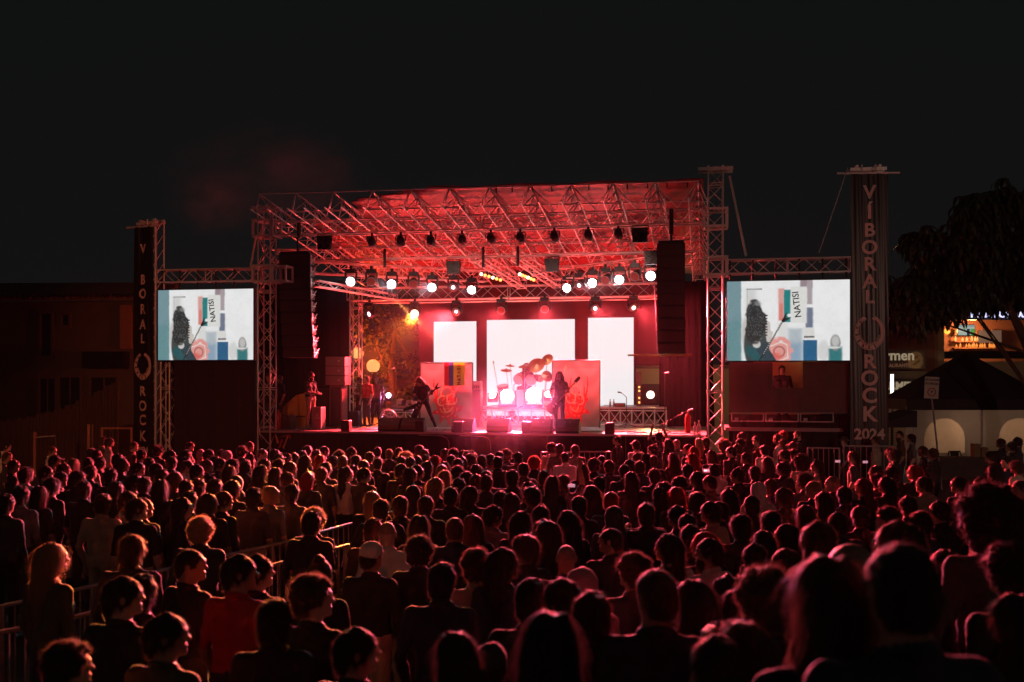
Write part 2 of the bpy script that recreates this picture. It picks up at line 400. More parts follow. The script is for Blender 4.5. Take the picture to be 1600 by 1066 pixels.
# two ladders over the centre with amber bars
for k, px in enumerate((752, 812)):
    u0, _ = UV(px, 415, 3.2); 
    truss('centre_truss', 'short fore and aft truss above the stage centre, %s of the two' % ('left' if k == 0 else 'right'), S(u0-.1, 3.0, 5.55), S(u0+.75, 6.6, 4.95), .3, .4, group='short centre trusses')
    t = sthing('led_bar', 'row of glowing amber lamps below the %s centre truss' % ('left' if k == 0 else 'right'), 'light bar', u0+.1, 3.6, 4.98, 'amber light bars')
    p0 = Vector(SP(752+60*k, 428.5, 3.6)); p1 = Vector(SP(782+52*k, 437.5, 3.6))
    t.location = (p0+p1)/2; d = (p1-p0)/2; dl = Vector((d.x*Tx+d.y*Ty, d.x*Nx+d.y*Ny, d.z))
    MB().tube(-dl*1.05+Vector((0, .05, .03)), dl*1.05+Vector((0, .05, .03)), .05, 8).obj('housing', M['black'], t)
    for i in range(6):
        MB().sphere(dl*(-1+2*i/5), .055, 10).obj('bulb', M['lens_oo'] if i % 3 else M['lens_o'], t, smooth=True)
# lower bar carrying hung lights
z0 = UV(560, 474, 6.4); z1 = UV(1040, 472, 6.4)
t = thing('lighting_bar', 'thin horizontal bar under the rear truss holding five small lights', 'lighting bar', S(0, 6.4, 0), -ANG)
ptube(t, 'tube', (z0[0], 0, z0[1]), (z1[0], 0, z0[1]+.0), .03, M['alu'])
for k in range(7):
    u = z0[0]+(z1[0]-z0[0])*k/6; ptube(t, 'hanger', (u, 0, z0[1]), (u, .4, 4.52), .012, M['alu'])
ZB = z0[1]
# ---- towers
def sleeve(t, z, s=.62, h=.48, sh=(0, 0)):
    g = s/2; cs = [(-g+sh[0], -g+sh[1]), (g+sh[0], -g+sh[1]), (g+sh[0], g+sh[1]), (-g+sh[0], g+sh[1])]
    b = MB()
    for k in range(4):
        x, y = cs[k]; x2, y2 = cs[(k+1) % 4]
        b.box((x, y, z), (.07, .07, h))
        for zz in (z-h/2, z+h/2): b.box(((x+x2)/2, (y+y2)/2, zz), (abs(x2-x)+.07 if x2 != x else .066, abs(y2-y)+.07 if y2 != y else .066, .064))
    b.obj('sleeve_block', M['alu'], t)
def tower(label, u, v, top, s=.4, sleeves=(), cap=.9, name='truss_tower'):
    base = S(u, v, -FL); t = thing(name, label, 'truss tower', base, -ANG)
    H = top+FL; h = s/2; cs = [(-h, -h), (h, -h), (h, h), (-h, h)]
    for a, b in cs: ptube(t, 'chord', (a, b, 0.02), (a, b, H), .027, M['alu'])
    n = round(H/.42); dz = H/n; mb = MB()
    for k in range(4):
        a = cs[k]; b = cs[(k+1) % 4]
        for i in range(n):
            A, B = (a, b) if (i+k) % 2 == 0 else (b, a)
            if k == 0: ptube(t, 'brace', (*A, i*dz), (*B, (i+1)*dz), .013, M['alu'], 6)
            else: mb.tube((*A, i*dz), (*B, (i+1)*dz), .013, 5)
            if i % 7 == 0: mb.tube((*a, i*dz), (*b, i*dz), .014, 5); mb.tube((*a, i*dz+.06), (*b, i*dz+.06), .014, 5)
    mb.obj('lattice', M['alu'], t, smooth=True)
    MB().box((0, 0, .01), (s+.4, s+.4, .02)).obj('base_plate', M['grey'], t)
    for z in sleeves: sleeve(t, z+FL)
    if cap:
        c = MB(); c.box((0, -h, H+.04), (cap, .09, .09)); c.box((0, h, H+.04), (cap, .09, .09)); c.box((-h, 0, H+.10), (.07, s+.1, .05)); c.box((h, 0, H+.10), (.07, s+.1, .05)); c.obj('top_beam', M['alu'], t)
    return t
tw = UV(417, 328, -.1)[1]; tw2 = UV(1118, 268, -.1)[1]
tl = tower('left stage tower of bare lattice truss with two sleeve blocks', tL, -.1, tw, sleeves=(UV(417, 358, -.1)[1], UV(417, 429, -.1)[1]), cap=.8)
b = MB(); zz = UV(417, 429, -.1)[1]+FL
for z in (zz-.22, zz+.22):
    for y in (-.25, .25): b.box((.5, y, z), (.42, .05, .05))
    b.box((.72, 0, z), (.05, .55, .05)); 
for y in (-.25, .25): b.box((.72, y, zz), (.05, .05, .48))
b.obj('outrigger_block', M['alu'], tl)
tr_ = tower('right stage tower, the tallest bare lattice tower, with two sleeve blocks', tR, -.1, tw2, sleeves=(UV(1118, 342, -.1)[1], UV(1118, 417, -.1)[1]), cap=.95)
ptube(tr_, 'stay', (.22, -.2, .95), (.62, -.2, 0), .03, M['alu'])
tower('slim rear lattice tower by the orange street globes', UV(556, 500, 7)[0], 7, UV(556, 448, 7)[1], .35, cap=0)
tower('slim rear lattice tower behind the right line array', UV(1075, 500, 7)[0], 7, UV(1062, 448, 7)[1], .35, cap=0)
def rod(name, label, cat, a, b, r, m):
    t = thing(name, label, cat, a); ptube(t, 'rod', (0, 0, 0), Vector(b)-Vector(a), r, m); return t
rod('tower_brace', 'slanting pole bracing the right stage tower beside the right screen truss', 'brace', SP(1140, 275, .0), SP(1166, 400, -.1), .035, M['alu'])
rod('tower_brace', 'slanting pole bracing the left stage tower above the left screen truss', 'brace', SP(399, 372, .0), SP(390, 424, -.1), .03, M['alu'])
rod('guy_rope', 'thin guy rope rising to the top of the right banner tower', 'rope', SP(1280, 395, -.3), SP(1325, 262, -.3), .012, M['edge'])

# ---- screens with their trusses
def screen_img(X, Y):
    """the pictured live view, over-exposed: guitarist with long curls, flag, amplifier, lamp"""
    P = np.stack([X*1.5, Y, np.zeros_like(X)], -1); n1 = vnoise(P, 22, 1)-.5; n2 = vnoise(P, 70, 2)-.5; n3 = vnoise(P, 7, 4)-.5
    X = X+n1*.004; Y = Y+n2*.005
    C = np.ones(X.shape+(3,))*np.array([.76, .77, .77]); C += (n3*.05)[..., None]
    def put(d, c, s=.005, a=1.0):
        k = (a/(1+np.exp(np.clip(d/(s*.28), -60, 60))))[..., None]; C[:] = C*(1-k)+np.array(c)*k
    def box(x0, x1, y0, y1): return np.maximum(np.maximum(x0-X, X-x1), np.maximum(y0-Y, Y-y1))
    def ell(x, y, rx, ry): return (np.hypot((X-x)/rx, (Y-y)/ry)-1)*min(rx, ry)
    def seg(x0, y0, x1, y1, r0, r1):
        t = np.clip(((X-x0)*(x1-x0)*2.25+(Y-y0)*(y1-y0))/((x1-x0)**2*2.25+(y1-y0)**2), 0, 1); return np.hypot((X-x0-t*(x1-x0))*1.5, Y-y0-t*(y1-y0))-(r0+(r1-r0)*t)
    put(box(-1, .118, -1, 2), (.16, .27, .30), .006); put(box(-1, .118, -1, .5), (.10, .24, .25), .05, .7)
    put(box(.165, .172, 0, .90), (.30, .31, .31), .004); put(box(.16, .29, .893, .905), (.04, .04, .04), .003); put(box(.16, .24, .55, .9), (.52, .53, .52), .04, .8)
    put(box(.60, .70, .90, 1.2), (.28, .22, .24), .01); put(box(.655, .70, .70, 1.2), (.36, .31, .33), .008); put(box(.645, .705, .40, .66), (.15, .18, .25), .01)
    put(box(.50, .62, -1, .40), (.36, .42, .46), .03, .9); put(box(.50, .62, -1, .22), (.18, .30, .42), .06, .8); put(box(.42, .50, .30, .47), (.62, .62, .60), .03, .8)
    put(box(.425, .468, .50, .90), (.62, .20, .17), .010); put(box(.425, .468, .72, .9), (.66, .46, .42), .04, .6); put(box(.468, .525, .48, .885), (.015, .20, .20), .006); put(box(.525, .655, .47, .92), (.66, .665, .64), .01)
    rr = np.hypot((X-.43)*1.5, Y-.11); put(rr-.17+n1*.10, (.70, .30, .27), .015); put(np.abs(rr-.065)-.010, (.35, .14, .12), .006); put(np.abs(rr-.12+n1*.05)-.006, (.72, .66, .62), .006); put(ell(.40, .05, .05, .05), (.65, .12, .10), .02, .8)
    put(box(.625, .74, -1, .255), (.02, .11, .22), .006); put(box(.63, .715, .27, .41), (.64, .64, .62), .005); put(box(.633, .712, .285, .305)+.004*np.sin(X*500), (.08, .08, .08), .003)
    put(ell(.79, .12, .045, .13), (.60, .61, .60), .012); put(box(.83, .94, -1, .17), (.03, .17, .18), .012); put(ell(.885, .22, .042, .10), (.25, .25, .25), .006); put(ell(.885, .24, .03, .065), (.47, .47, .46), .008); put(ell(.87, .16, .06, .014), (.60, .62, .6), .006)
    # body, shirt, arms
    put(ell(.158, .34, .034, .20), (.50, .49, .47), .01); put(ell(.245, .20, .105, .33), (.045, .06, .06), .008); put(ell(.265, .33, .022, .06)+n2*.06, (.26, .28, .22), .012, .7)
    put(seg(.20, .12, .30, .02, .07, .08), (.02, .09, .10), .008); put(seg(.29, .15, .37, -.02, .07, .06), (.03, .055, .07), .008); put(seg(.335, .46, .345, .26, .034, .028), (.50, .47, .44), .006); put(seg(.345, .26, .365, .35, .026, .02), (.52, .49, .46), .006); put(ell(.245, .205, .032, .045), (.55, .53, .50), .006)
    h = ell(.232+.012*np.sin(Y*16), .49, .082, .27)+n1*.022; put(h, (.025, .03, .03), .006); cur = np.sin(X*190+6*np.sin(Y*26)+n1*9)*np.sin(Y*70+5*np.sin(X*40)); put(np.where(h < -.008, .45-cur, 1), (.08, .095, .095), .3)
    put(ell(.255, .72, .028, .03), (.26, .27, .26), .012, .6)
    for yy in np.arange(.31, .56, .035): put(box(.312, .335, yy, yy+.018), (.03, .03, .03), .003)
    put(seg(.27, .0, .47, .52, .012, .009), (.03, .03, .03), .003); put(seg(.30, .08, .46, .495, .003, .003)+.004*np.sin(Y*260), (.55, .55, .5), .002, .7); put(seg(.465, .50, .49, .60, .022, .004), (.02, .02, .02), .004); put(seg(.465, .50, .525, .54, .020, .004), (.02, .02, .02), .004); put(ell(.515, .565, .018, .02), (.72, .72, .72), .005)
    put(ell(.355, .335, .02, .03), (.55, .52, .48), .005)
    C[:] = np.clip(C+n2[..., None]*.025, 0, 1); C *= (1-.05*((X*120 % 1) < .2))[..., None]
    return C
M['screen'] = vcol('screen_picture', 1.0)
def screen(label, x0, x1, y0, y1, v):
    ua, wa = UV(x0, (y0+y1)/2, v); ub, wb = UV(x1, (y0+y1)/2, v); uc = (ua+ub)/2
    wt = UV((x0+x1)/2, y0, v)[1]; wb = UV((x0+x1)/2, y1, v)[1]; wd = ub-ua; ht = wt-wb
    t = sthing('video_screen', label, 'video screen', uc, v, (wt+wb)/2, 'video screens beside the stage')
    raster('display', wd, ht, 240, 160, screen_img, M['screen'], t)
    MB().box((0, .08, 0), (wd+.06, .14, ht+.06)).obj('housing', M['black'], t)
    b = MB(); e = .03
    for sx in (-1, 1): b.box((sx*(wd/2+e/2+.004), -.0, 0), (e, .05, ht+2*e))
    for sz in (-1, 1): b.box((0, .0, sz*(ht/2+e/2+.004)), (wd, .05, e))
    b.obj('bezel', M['black'], t)
    # handwriting on the pictured flag
    text('NATISI', .23*ht/2.1, M['black'], t, ((.575-.5)*wd, -.012, (.70-.5)*ht), 'caption', .003, rot=(pi/2, -pi/2-.12, 0), sx=1.0)
    return t, uc, wd, wt, wb
sl = screen('left video screen showing the long-haired guitarist and a flag', 247, 396, 452.5, 562.5, -.2)
sr = screen('right video screen showing the long-haired guitarist and a flag', 1136, 1328, 438.5, 563.5, -.2)
u0 = UV(250, 430, -.1)[0]; truss('screen_truss', 'horizontal truss above the left video screen', S(u0, -.1, UV(330, 431, -.1)[1]), S(tL-.3, -.1, UV(330, 431, -.1)[1]), .38, .42)
u1 = UV(1328, 415, -.1)[0]; truss('screen_truss', 'horizontal truss above the right video screen', S(tR+.3, -.1, UV(1230, 416, -.1)[1]), S(u1, -.1, UV(1230, 416, -.1)[1]), .38, .42)
for nm, s_ in (('left', sl), ('right', sr)):
    t = sthing('screen_rig', 'black chains and clamps hanging the %s video screen' % nm, 'rigging', s_[1], -.1, s_[3])
    for k in range(6): ptube(t, 'strap', (s_[2]*(k/5-.5)*.95, 0, 0), (s_[2]*(k/5-.5)*.95, 0, .62), .03, M['black'])
# slim lattice legs under the screens
tower('slim lattice leg under the outer edge of the left video screen', UV(262, 600, .1)[0], .1, UV(262, 566, .1)[1], .3, cap=0)
# drapes below the screens
def drape(name, label, x0, x1, y0, y1, v, m, cat='drape', holes=None, dep=0.0, amp=.03):
    ua = UV(x0, 600, v)[0]; ub = UV(x1, 600, v)[0]; wt = UV((x0+x1)/2, y0, v)[1]; wb = UV((x0+x1)/2, y1, v)[1]
    t = sthing(name, label, cat, ua, v, wb); n = 60; vs = []; nz = 6; fs = []
    for j in range(nz+1):
        for i in range(n+1):
            x = (ub-ua)*i/n; vs.append((x, dep*i/n+amp*sin(x*9+.6*sin(j*.5))+amp*.5*sin(x*23), (wt-wb)*j/nz))
    for j in range(nz):
        for i in range(n):
            if holes and holes(i/n, j/nz): continue
            fs.append((j*(n+1)+i, j*(n+1)+i+1, (j+1)*(n+1)+i+1, (j+1)*(n+1)+i))
    MB().add(vs, fs).obj('cloth', m, t, smooth=True); return t
drape('screen_drape', 'black drape hanging below the left video screen', 252, 400, 564, 740, .25, M['cloth_black'])
M['mesh_tarp'] = mat('grey_brown_tarp', (.085, .065, .06), .8, 0, .25, 3, .4, c2=(.10, .075, .065))
drape('screen_tarp', 'grey brown tarpaulin below the right video screen with a window opening', 1139, 1328, 566, 646, .1, M['mesh_tarp'], 'tarpaulin', holes=lambda a, b: .35 < a < .61 and b > .42, amp=.012)
drape('dark_drape', 'black cloth closing the gap under the right video screen deck', 1139, 1328, 648, 760, .5, M['cloth_black'])
# lit booth behind the window opening
bu, bw = UV(1229, 592, 1.6)
t = sthing('booth_wall', 'amber lit wall seen through the opening under the right screen', 'booth wall', bu, 1.7, bw-.7)
MB().box((0, 0, .7), (1.9, .05, 2.2)).obj('panel', mat('booth_beige', (.30, .19, .09), .8, c2=(.34, .24, .12), scale=3), t)
lamp('POINT', t, (.5, -.35, 1.5), 3.2, (1, .62, .25), 'booth_lamp', .05)
MB().sphere((.52, -.12, .45), .05).obj('shiny_bottle', mat('foil', (.7, .55, .3), .2, 1), t)
# deck frames under right screen
t = sthing('deck_frame', 'row of three pale deck frames under the right screen', 'deck frame', UV(1222, 652, -.15)[0], -.15, UV(1222, 652, -.15)[1])
for k in range(3):
    b = MB(); w2 = .86; x = (k-1)*.92; pw = .03
    for sx in (-1, 1): b.box((x+sx*w2/2, 0, 0), (pw, .05, .26))
    b.box((x, 0, -.12), (w2-pw-.002, .05, pw)); b.box((x, 0, .12), (w2-pw-.002, .05, .02)); b.box((x-.3, -.03, -.06), (.1, .02, .08)); b.obj('frame', M['grey'], t)

# ---- banner towers
M['vinyl'] = mat('black_vinyl', (.014, .011, .011), .35, 0, .3, 3, .1, spec=.4)
M['print'] = mat('banner_lettering', (.72, .50, .46), .55, 0, .06, 4)
def banner(label, xc, ytop, ybot, d, wpx, crumple, group='vertical festival banners', letters=()):
    p = at(xc, ytop, d); pb = at(xc, ybot, d); H = p.z-.05; wd = wpx/F*d
    t = thing('banner_tower', label, 'banner', (pb.x, d, 0), -ANG*.9 if crumple < .02 else -ANG*2.6, group)
    h = .18
    for a, b in ((-h, .05), (h, .05), (h, .05+2*h), (-h, .05+2*h)): ptube(t, 'chord', (a+.25*(crumple > .02), b, 0), (a+.25*(crumple > .02), b, H+.25), .025, M['alu'])
    mb = MB(); n = 18
    for i in range(n):
        z = (H+.25)*i/n; z2 = (H+.25)*(i+1)/n; o_ = .25*(crumple > .02)
        mb.tube((-h+o_, .05, z), (h+o_, .05, z2), .012, 5); mb.tube((h+o_, .05, z), (h+o_, .05+2*h, z2), .012, 5)
    mb.obj('lattice', M['alu'], t, smooth=True)
    nx_, nz = 40, 60; vs = []
    def yb(x, z):
        k = z/H; amp = crumple*(.35+.65*k)
        base = -.05-amp*(.6*sin(x*11+1.2*sin(k*5))+.4*sin(x*23+k*6+1))
        return base-.006*sin(x*37+k*5)*sin(x*13+k*4)
    def xb(x, z): return x*(1.0+(.10 if crumple > .02 else .03)*(1-z/H))+crumple*.6*(1-z/H)*.6*(-1 if crumple > .02 else .0)
    for j in range(nz+1):
        for i in range(nx_+1):
            x = (i/nx_-.5)*wd; z = .25+(H-.25)*j/nz; vs.append((xb(x, z), yb(x, z), z))
    MB().add(vs, [(j*(nx_+1)+i, j*(nx_+1)+i+1, (j+1)*(nx_+1)+i+1, (j+1)*(nx_+1)+i) for j in range(nz) for i in range(nx_)]).obj('banner_cloth', M['vinyl'], t, smooth=True)
    ptube(t, 'top_bar', (-wd*.5-.35, -.05, H+.02), (wd*.5+.30, -.05, H-.02), .03, M['alu'])
    b = MB(); b.box((0, .1, H+.14), (.95, .08, .08)); b.box((0, .4, H+.16), (.95, .08, .08)); b.box((-.3, .25, H+.22), (.07, .4, .05)); b.box((.3, .25, H+.22), (.07, .4, .05)); b.obj('top_beam', M['alu'], t)
    sx0 = t.location.x
    for ch, yy, size in letters:
        z = CZ-(yy-HY)/F*d; x = 0
        o = text(ch, size, M['print'], t, (xb(0, z), 0, z), 'letter', .012*size/.4, ext=.0)
        # lay the print on the cloth
        me = o.data; R = o.rotation_euler.to_matrix()
        for vtx in me.vertices:
            c = R @ vtx.co; X = c.x+xb(0, z); Z = c.z+z; vtx.co = Vector((X, yb(X, Z)-.03, Z))
        o.location = (0, 0, 0); o.rotation_euler = (0, 0, 0); o.scale = (1, 1, 1)
    return t, xb, yb
LR = [('V', 302, .50), ('Í', 333, .50), ('B', 361, .50), ('O', 388, .52), ('R', 414, .50), ('A', 441, .52), ('L', 465, .50), ('R', 566, .52), ('O', 592, .56), ('C', 619, .56), ('K', 648, .56), ('2024', 679, .40)]
br = banner('tall black banner reading VÍBORAL ROCK 2024 right of the right screen', 1358, 268, 700, 27.0, 56, .010, letters=LR)
LL = [('V', 390, .42), ('B', 438, .44), ('O', 460, .44), ('R', 484, .44), ('A', 508, .44), ('L', 530, .42), ('R', 612, .44), ('O', 635, .46), ('C', 657, .46), ('K', 682, .46), ('2024', 703, .26)]
bl = banner('crumpled black banner reading VÍBORAL ROCK left of the left screen', 226, 352, 700, 32.5, 41, .034, letters=LL)
def emblem(tb, yc, d, R_):
    t, xb, yb = tb; z0_ = CZ-(yc-HY)/F*d; n = 48; mb = MB(); x0 = xb(0, z0_)
    for k in range(n):
        a0 = radians(112)+k/n*radians(318); a1 = radians(112)+(k+1)/n*radians(318)
        wi = .65+.45*sin(k/n*pi)**.6
        ri = R_*(1-.26*wi)
        for (aa, bb, m_) in ((R_, R_*.955, 0), (R_*.94, ri+R_*.02, 0), (ri, ri-R_*.03, 0)):
            if k % 4 == 3 and aa == R_*.94 and k < 30: continue
            P = []
            for (r_, an) in ((aa, a0), (aa, a1), (bb, a1), (bb, a0)):
                X = x0+r_*cos(an)*.9; Z = z0_+r_*sin(an)*1.08; P.append((X, yb(X, Z)-.03, Z))
            mb.add(P, [(0, 1, 2, 3)])
    # head and tail of the ring
    for s_, an in ((1, radians(70)), (-1, radians(112))):
        P = []
        for (dr, da) in ((.0, 0), (.08, s_*-.28), (.26, s_*-.05), (.20, s_*.18)):
            X = x0+(R_-dr*R_)*cos(an+da)*.9; Z = z0_+(R_-dr*R_)*sin(an+da)*1.08; P.append((X, yb(X, Z)-.032, Z))
        mb.add(P, [(0, 1, 2, 3)])
    mb.obj('ring_emblem', M['print'], t)
    s = 'BANDAS Y CULTURA ROCK'
    for i, ch in enumerate(s):
        if ch == ' ': continue
        an = radians(196)+i/(len(s)-1)*radians(148)
        X = x0+R_*.66*cos(an)*.9; Z = z0_+R_*.66*sin(an)*1.08
        o = text(ch, R_*.19, M['print'], t, (X, yb(X, Z)-.03, Z), 'small_letter', .002, ext=0, rot=(pi/2, -(an+pi/2), 0))
emblem(br, 520, 27.0, .44); emblem(bl, 572, 32.5, .42)
# ================================================================ back of the stage
def flat(px0, px1, py0, py1, v):
    u0, wb = UV(px0, py1, v); u1, _ = UV(px1, py1, v); wt = UV((px0+px1)/2, py0, v)[1]; wb = UV((px0+px1)/2, py1, v)[1]
    return (u0+u1)/2, (wt+wb)/2, u1-u0, wt-wb
VB = 8.3
bu0 = UV(655, 560, VB)[0]; bu1 = UV(1060, 560, VB)[0]
t = sthing('rear_backdrop', 'dark red cloth backdrop hanging behind the three white LED panels', 'backdrop', (bu0+bu1)/2, VB, 0)
n = 70; vs = []; wd = bu1-bu0
gapu = (UV(992, 570, VB)[0]-(bu0+bu1)/2)
for j in range(9):
    for i in range(n+1): x = -wd/2+wd*i/n; vs.append((x, .02*sin(x*8), .0+5.6*j/8))
fs = []
zc = UV(1020, 576, VB)[1]
for j in range(8):
    for i in range(n):
        if -wd/2+wd*i/n >= gapu and (j+1)*.7 < zc+.3: continue
        fs.append((j*(n+1)+i, j*(n+1)+i+1, (j+1)*(n+1)+i+1, (j+1)*(n+1)+i))
MB().add(vs, fs).obj('cloth', M['backdrop'], t, smooth=True)
for nm, a in (('left', (678, 744, 502.5, 640)), ('wide centre', (761, 898, 499.5, 650)), ('right', (919, 990, 496.5, 636))):
    cu, cw, w_, h_ = flat(*a, 7.9)
    t = sthing('video_wall', nm+' upright LED panel glowing plain white at the back of the stage', 'LED panel', cu, 7.9, cw, 'white video walls')
    nxp = max(2, round(w_/.5)); nzp = max(2, round(h_/.5))
    for i in range(nxp):
        for j in range(nzp):
            if i == 0 and j == 0: me = MB().box((0, 0, 0), (w_/nxp-.001, .06, h_/nzp-.001)).mesh('module', M['led'])
            o = bpy.data.objects.new('module', me); link(o, t); o.location = ((i+.5)*w_/nxp-w_/2, 0, (j+.5)*h_/nzp-h_/2)
    MB().box((0, .10, 0), (w_+.02, .12, h_+.02)).obj('housing', M['black'], t)
# side and wing drapes
def sdrape(label, u, v0, v1, wt, wb=0, m=None, flatv=None):
    t = sthing('wing_drape', label, 'drape', u, v0, wb); n = 50; vs = []
    for j in range(5):
        for i in range(n+1):
            s_ = i/n*(v1-v0); vs.append((.05*sin(s_*9)+.03*sin(s_*21)+.02*j*sin(i), s_, (wt-wb)*j/4))
    MB().add(vs, [(j*(n+1)+i, j*(n+1)+i+1, (j+1)*(n+1)+i+1, (j+1)*(n+1)+i) for j in range(4) for i in range(n)]).obj('cloth', m or M['cloth_black'], t, smooth=True)
M['cloth_red'] = mat('dark_red_drape', (.010, .007, .007), .95, 0, .3, 3, .3, spec=.1, stretch=(6, 6, .4))
def wdrape(label, x0, x1, y0, v, wb=0):
    ua = UV(x0, 600, v)[0]; ub = UV(x1, 600, v)[0]; wt = UV((x0+x1)/2, y0, v)[1]
    t = sthing('wing_drape', label, 'drape', ua, v, wb); n = 40; vs = []
    for j in range(6):
        for i in range(n+1):
            x = (ub-ua)*i/n; vs.append((x+(.12*(1-j/5))*(i/n)*1.2, .06*sin(x*11)+.03*sin(x*27), (wt-wb)*j/5))
    MB().add(vs, [(j*(n+1)+i, j*(n+1)+i+1, (j+1)*(n+1)+i+1, (j+1)*(n+1)+i) for j in range(5) for i in range(n)]).obj('cloth', M['cloth_red'], t, smooth=True)
wdrape('dark drape in the left wing beside the line array', 405, 545, 440, 6.9)
wdrape('dark drape behind the right line array', 1030, 1110, 440, 5.0)

# ================================================================ lights
AIM = lambda du, dv, dw: Vector((du, dv, dw))
def moving_head(label, px, py, v, lens, r=.135, aim=(0, -1, -.25), group=None, light=None, bar=None, hang=True, v_=None):
    u, w_ = UV(px, py, v)
    t = sthing('moving_light', label, 'stage light', u, v, w_, group)
    A = Vector(aim).normalized(); R = A.to_track_quat('Z', 'Y').to_matrix()
    s = 1 if hang else -1
    MB().box((0, .02, s*.34), (.30, .22, .13)).obj('base', M['black'], t)
    for k in (-1, 1): MB().box((k*.185, .02, s*.13), (.035, .10, .34)).obj('yoke_arm', M['black'], t)
    c = -A*.16
    h = MB().lathe([(.06, -.20), (.12, -.17), (.145, -.05), (.15, .06), (.155, .17), (.135, .175)], 18, 0, R, c).obj('head', M['black'], t, smooth=True)
    n = 20; vs = [c+R @ Vector((r*cos(2*pi*i/n), r*sin(2*pi*i/n), .172)) for i in range(n)]
    MB().add(vs, [tuple(range(n))]).obj('lens', lens, h)
    vs2 = MB().lathe([(.15, .17), (.158, .185), (.15, .19), (r, .176)], 18, 0, R, c).obj('rim', M['grey'], h, smooth=True)
    if light: 
        e, cl, ang = light; lamp('SPOT', t, c+A*.25, e, cl, 'spot', .12, A, ang, .9)
    if hang:
        MB().box((0, .02, .46), (.08, .06, .12)).obj('clamp', M['black'], t)
    return t
ordn = ['first', 'second', 'third', 'fourth', 'fifth', 'sixth', 'seventh', 'eighth', 'ninth']
CRW = (1, .055, .075)
for k, (px, py, v) in enumerate([(548, 440, 2.3), (612, 444, 3.4), (675, 449, 4.4), (737, 453, 5.5)]):
    moving_head('bright white moving light, %s from the left on the left angled truss' % ordn[k], px, py, v, M['lens_w'], .15, (.12, -1, -.22), 'bright white moving lights', (PW_W, (.75, .82, 1), 42))
for k, (px, py, v) in enumerate([(886, 450, 5.5), (926, 442, 4.4), (968, 437, 3.4), (1017, 431, 2.3)]):
    moving_head('bright white moving light, %s from the left on the right angled truss' % ordn[k], px, py, v, M['lens_w'], .15, (-.12, -1, -.22), 'bright white moving lights', (PW_W, (.75, .82, 1), 42))
for k, (px, py, v) in enumerate([(580, 440, 2.9), (646, 444, 3.9), (708, 449, 5.0)]):
    moving_head('unlit moving light, %s from the left between white lights on the left angled truss' % ordn[k], px, py, v, M['lens_dim'] if k < 2 else M['lens_p'], .13 if k < 2 else .06, (.3, -1, -.5), 'unlit moving lights on the angled trusses')
for k, (px, py, v) in enumerate([(905, 446, 5.0), (946, 438, 3.9), (992, 432, 2.9)]):
    moving_head('unlit moving light, %s from the left between white lights on the right angled truss' % ordn[k], px, py, v, M['lens_dim'] if k else M['lens_p'], .13 if k else .06, (-.3, -1, -.5), 'unlit moving lights on the angled trusses')
# lights hung from the lower bar; red crowd spots added even behind dark lenses
for k, (px, py, lens, r, L, nm) in enumerate([(577, 491, M['lens_p'], .08, (PW_BEAM, (1, .45, .16), 7), 'small pink-white light throwing a beam to the left under the rear truss'),
    (648, 490, M['lens_o'], .155, (PW_OR, (1, .25, .025), 13), 'dazzling orange-white light hanging left of the LED panels'),
    (713, 487, M['lens_p'], .05, (PW_RED, CRW, 50), 'small dim light hanging above the left LED panel'),
    (783, 485, M['lens_dim'], .12, (PW_RED, CRW, 50), 'unlit light hanging above the left half of the centre LED panel'),
    (851, 483, M['lens_dim'], .12, (PW_RED, CRW, 50), 'unlit light hanging above the right half of the centre LED panel'),
    (930, 482, M['lens_p'], .06, (PW_RED, CRW, 50), 'small white light hanging above the gap beside the right LED panel'),
    (990, 481, M['lens_o'], .075, (PW_RED, CRW, 50), 'small warm light at the right end of the lower bar')]):
    aim = {0: (-.85, -1, -.36), 1: (.214, -1, -.185)}.get(k, (.19*(k-4)+.20, -1, -.38))
    moving_head(nm, px, py, 6.4, lens, r, aim, None, L)
# the second narrow beam of the orange light
u, w_ = UV(612, 465, 6.0)
t = sthing('beam_light', 'narrow beam light on the rear truss aimed down at the orange light', 'stage light', u-.1, 6.1, w_+.12)
MB().lathe([(.05, 0), (.08, .05), (.08, .22), (.06, .23)], 12).obj('barrel', M['black'], t, smooth=True)
lamp('SPOT', t, (0.02, -.02, -.05), PW_BEAM*.5, (1, .36, .10), 'spot', .03, (.62, -.35, -.48), 6, .4)
# black cans under the front truss
for k, (px, py) in enumerate([(581, 378), (626, 377), (673, 376), (722, 374.5), (767, 373), (813, 372), (866, 370), (919, 368), (966, 366)]):
    u, w_ = UV(px, py, -.1); t = sthing('par_can', 'black wash light hanging under the front truss, %s from the left' % ordn[k], 'stage light', u, -.1, w_, 'black wash lights under the front truss')
    MB().lathe([(.02, .16), (.09, .15), (.125, .04), (.13, -.12), (.115, -.125)], 14, 0, Vector((0, -.62, .7)).to_track_quat('Z', 'Y').to_matrix()).obj('can', M['black'], t, smooth=True)
    MB().path([(-.15, 0, 0), (-.15, 0, .16), (.15, 0, .16), (.15, 0, 0)], .014).obj('bracket', M['black'], t)
    MB().box((0, 0, .22), (.06, .05, .12)).obj('clamp', M['black'], t)
    if k % 2 == 0: lamp('SPOT', t, (0, .16, -.12), PW_PAR, (1, .58, .48), 'spot', .1, (0, .75, -.62), 95, .8)
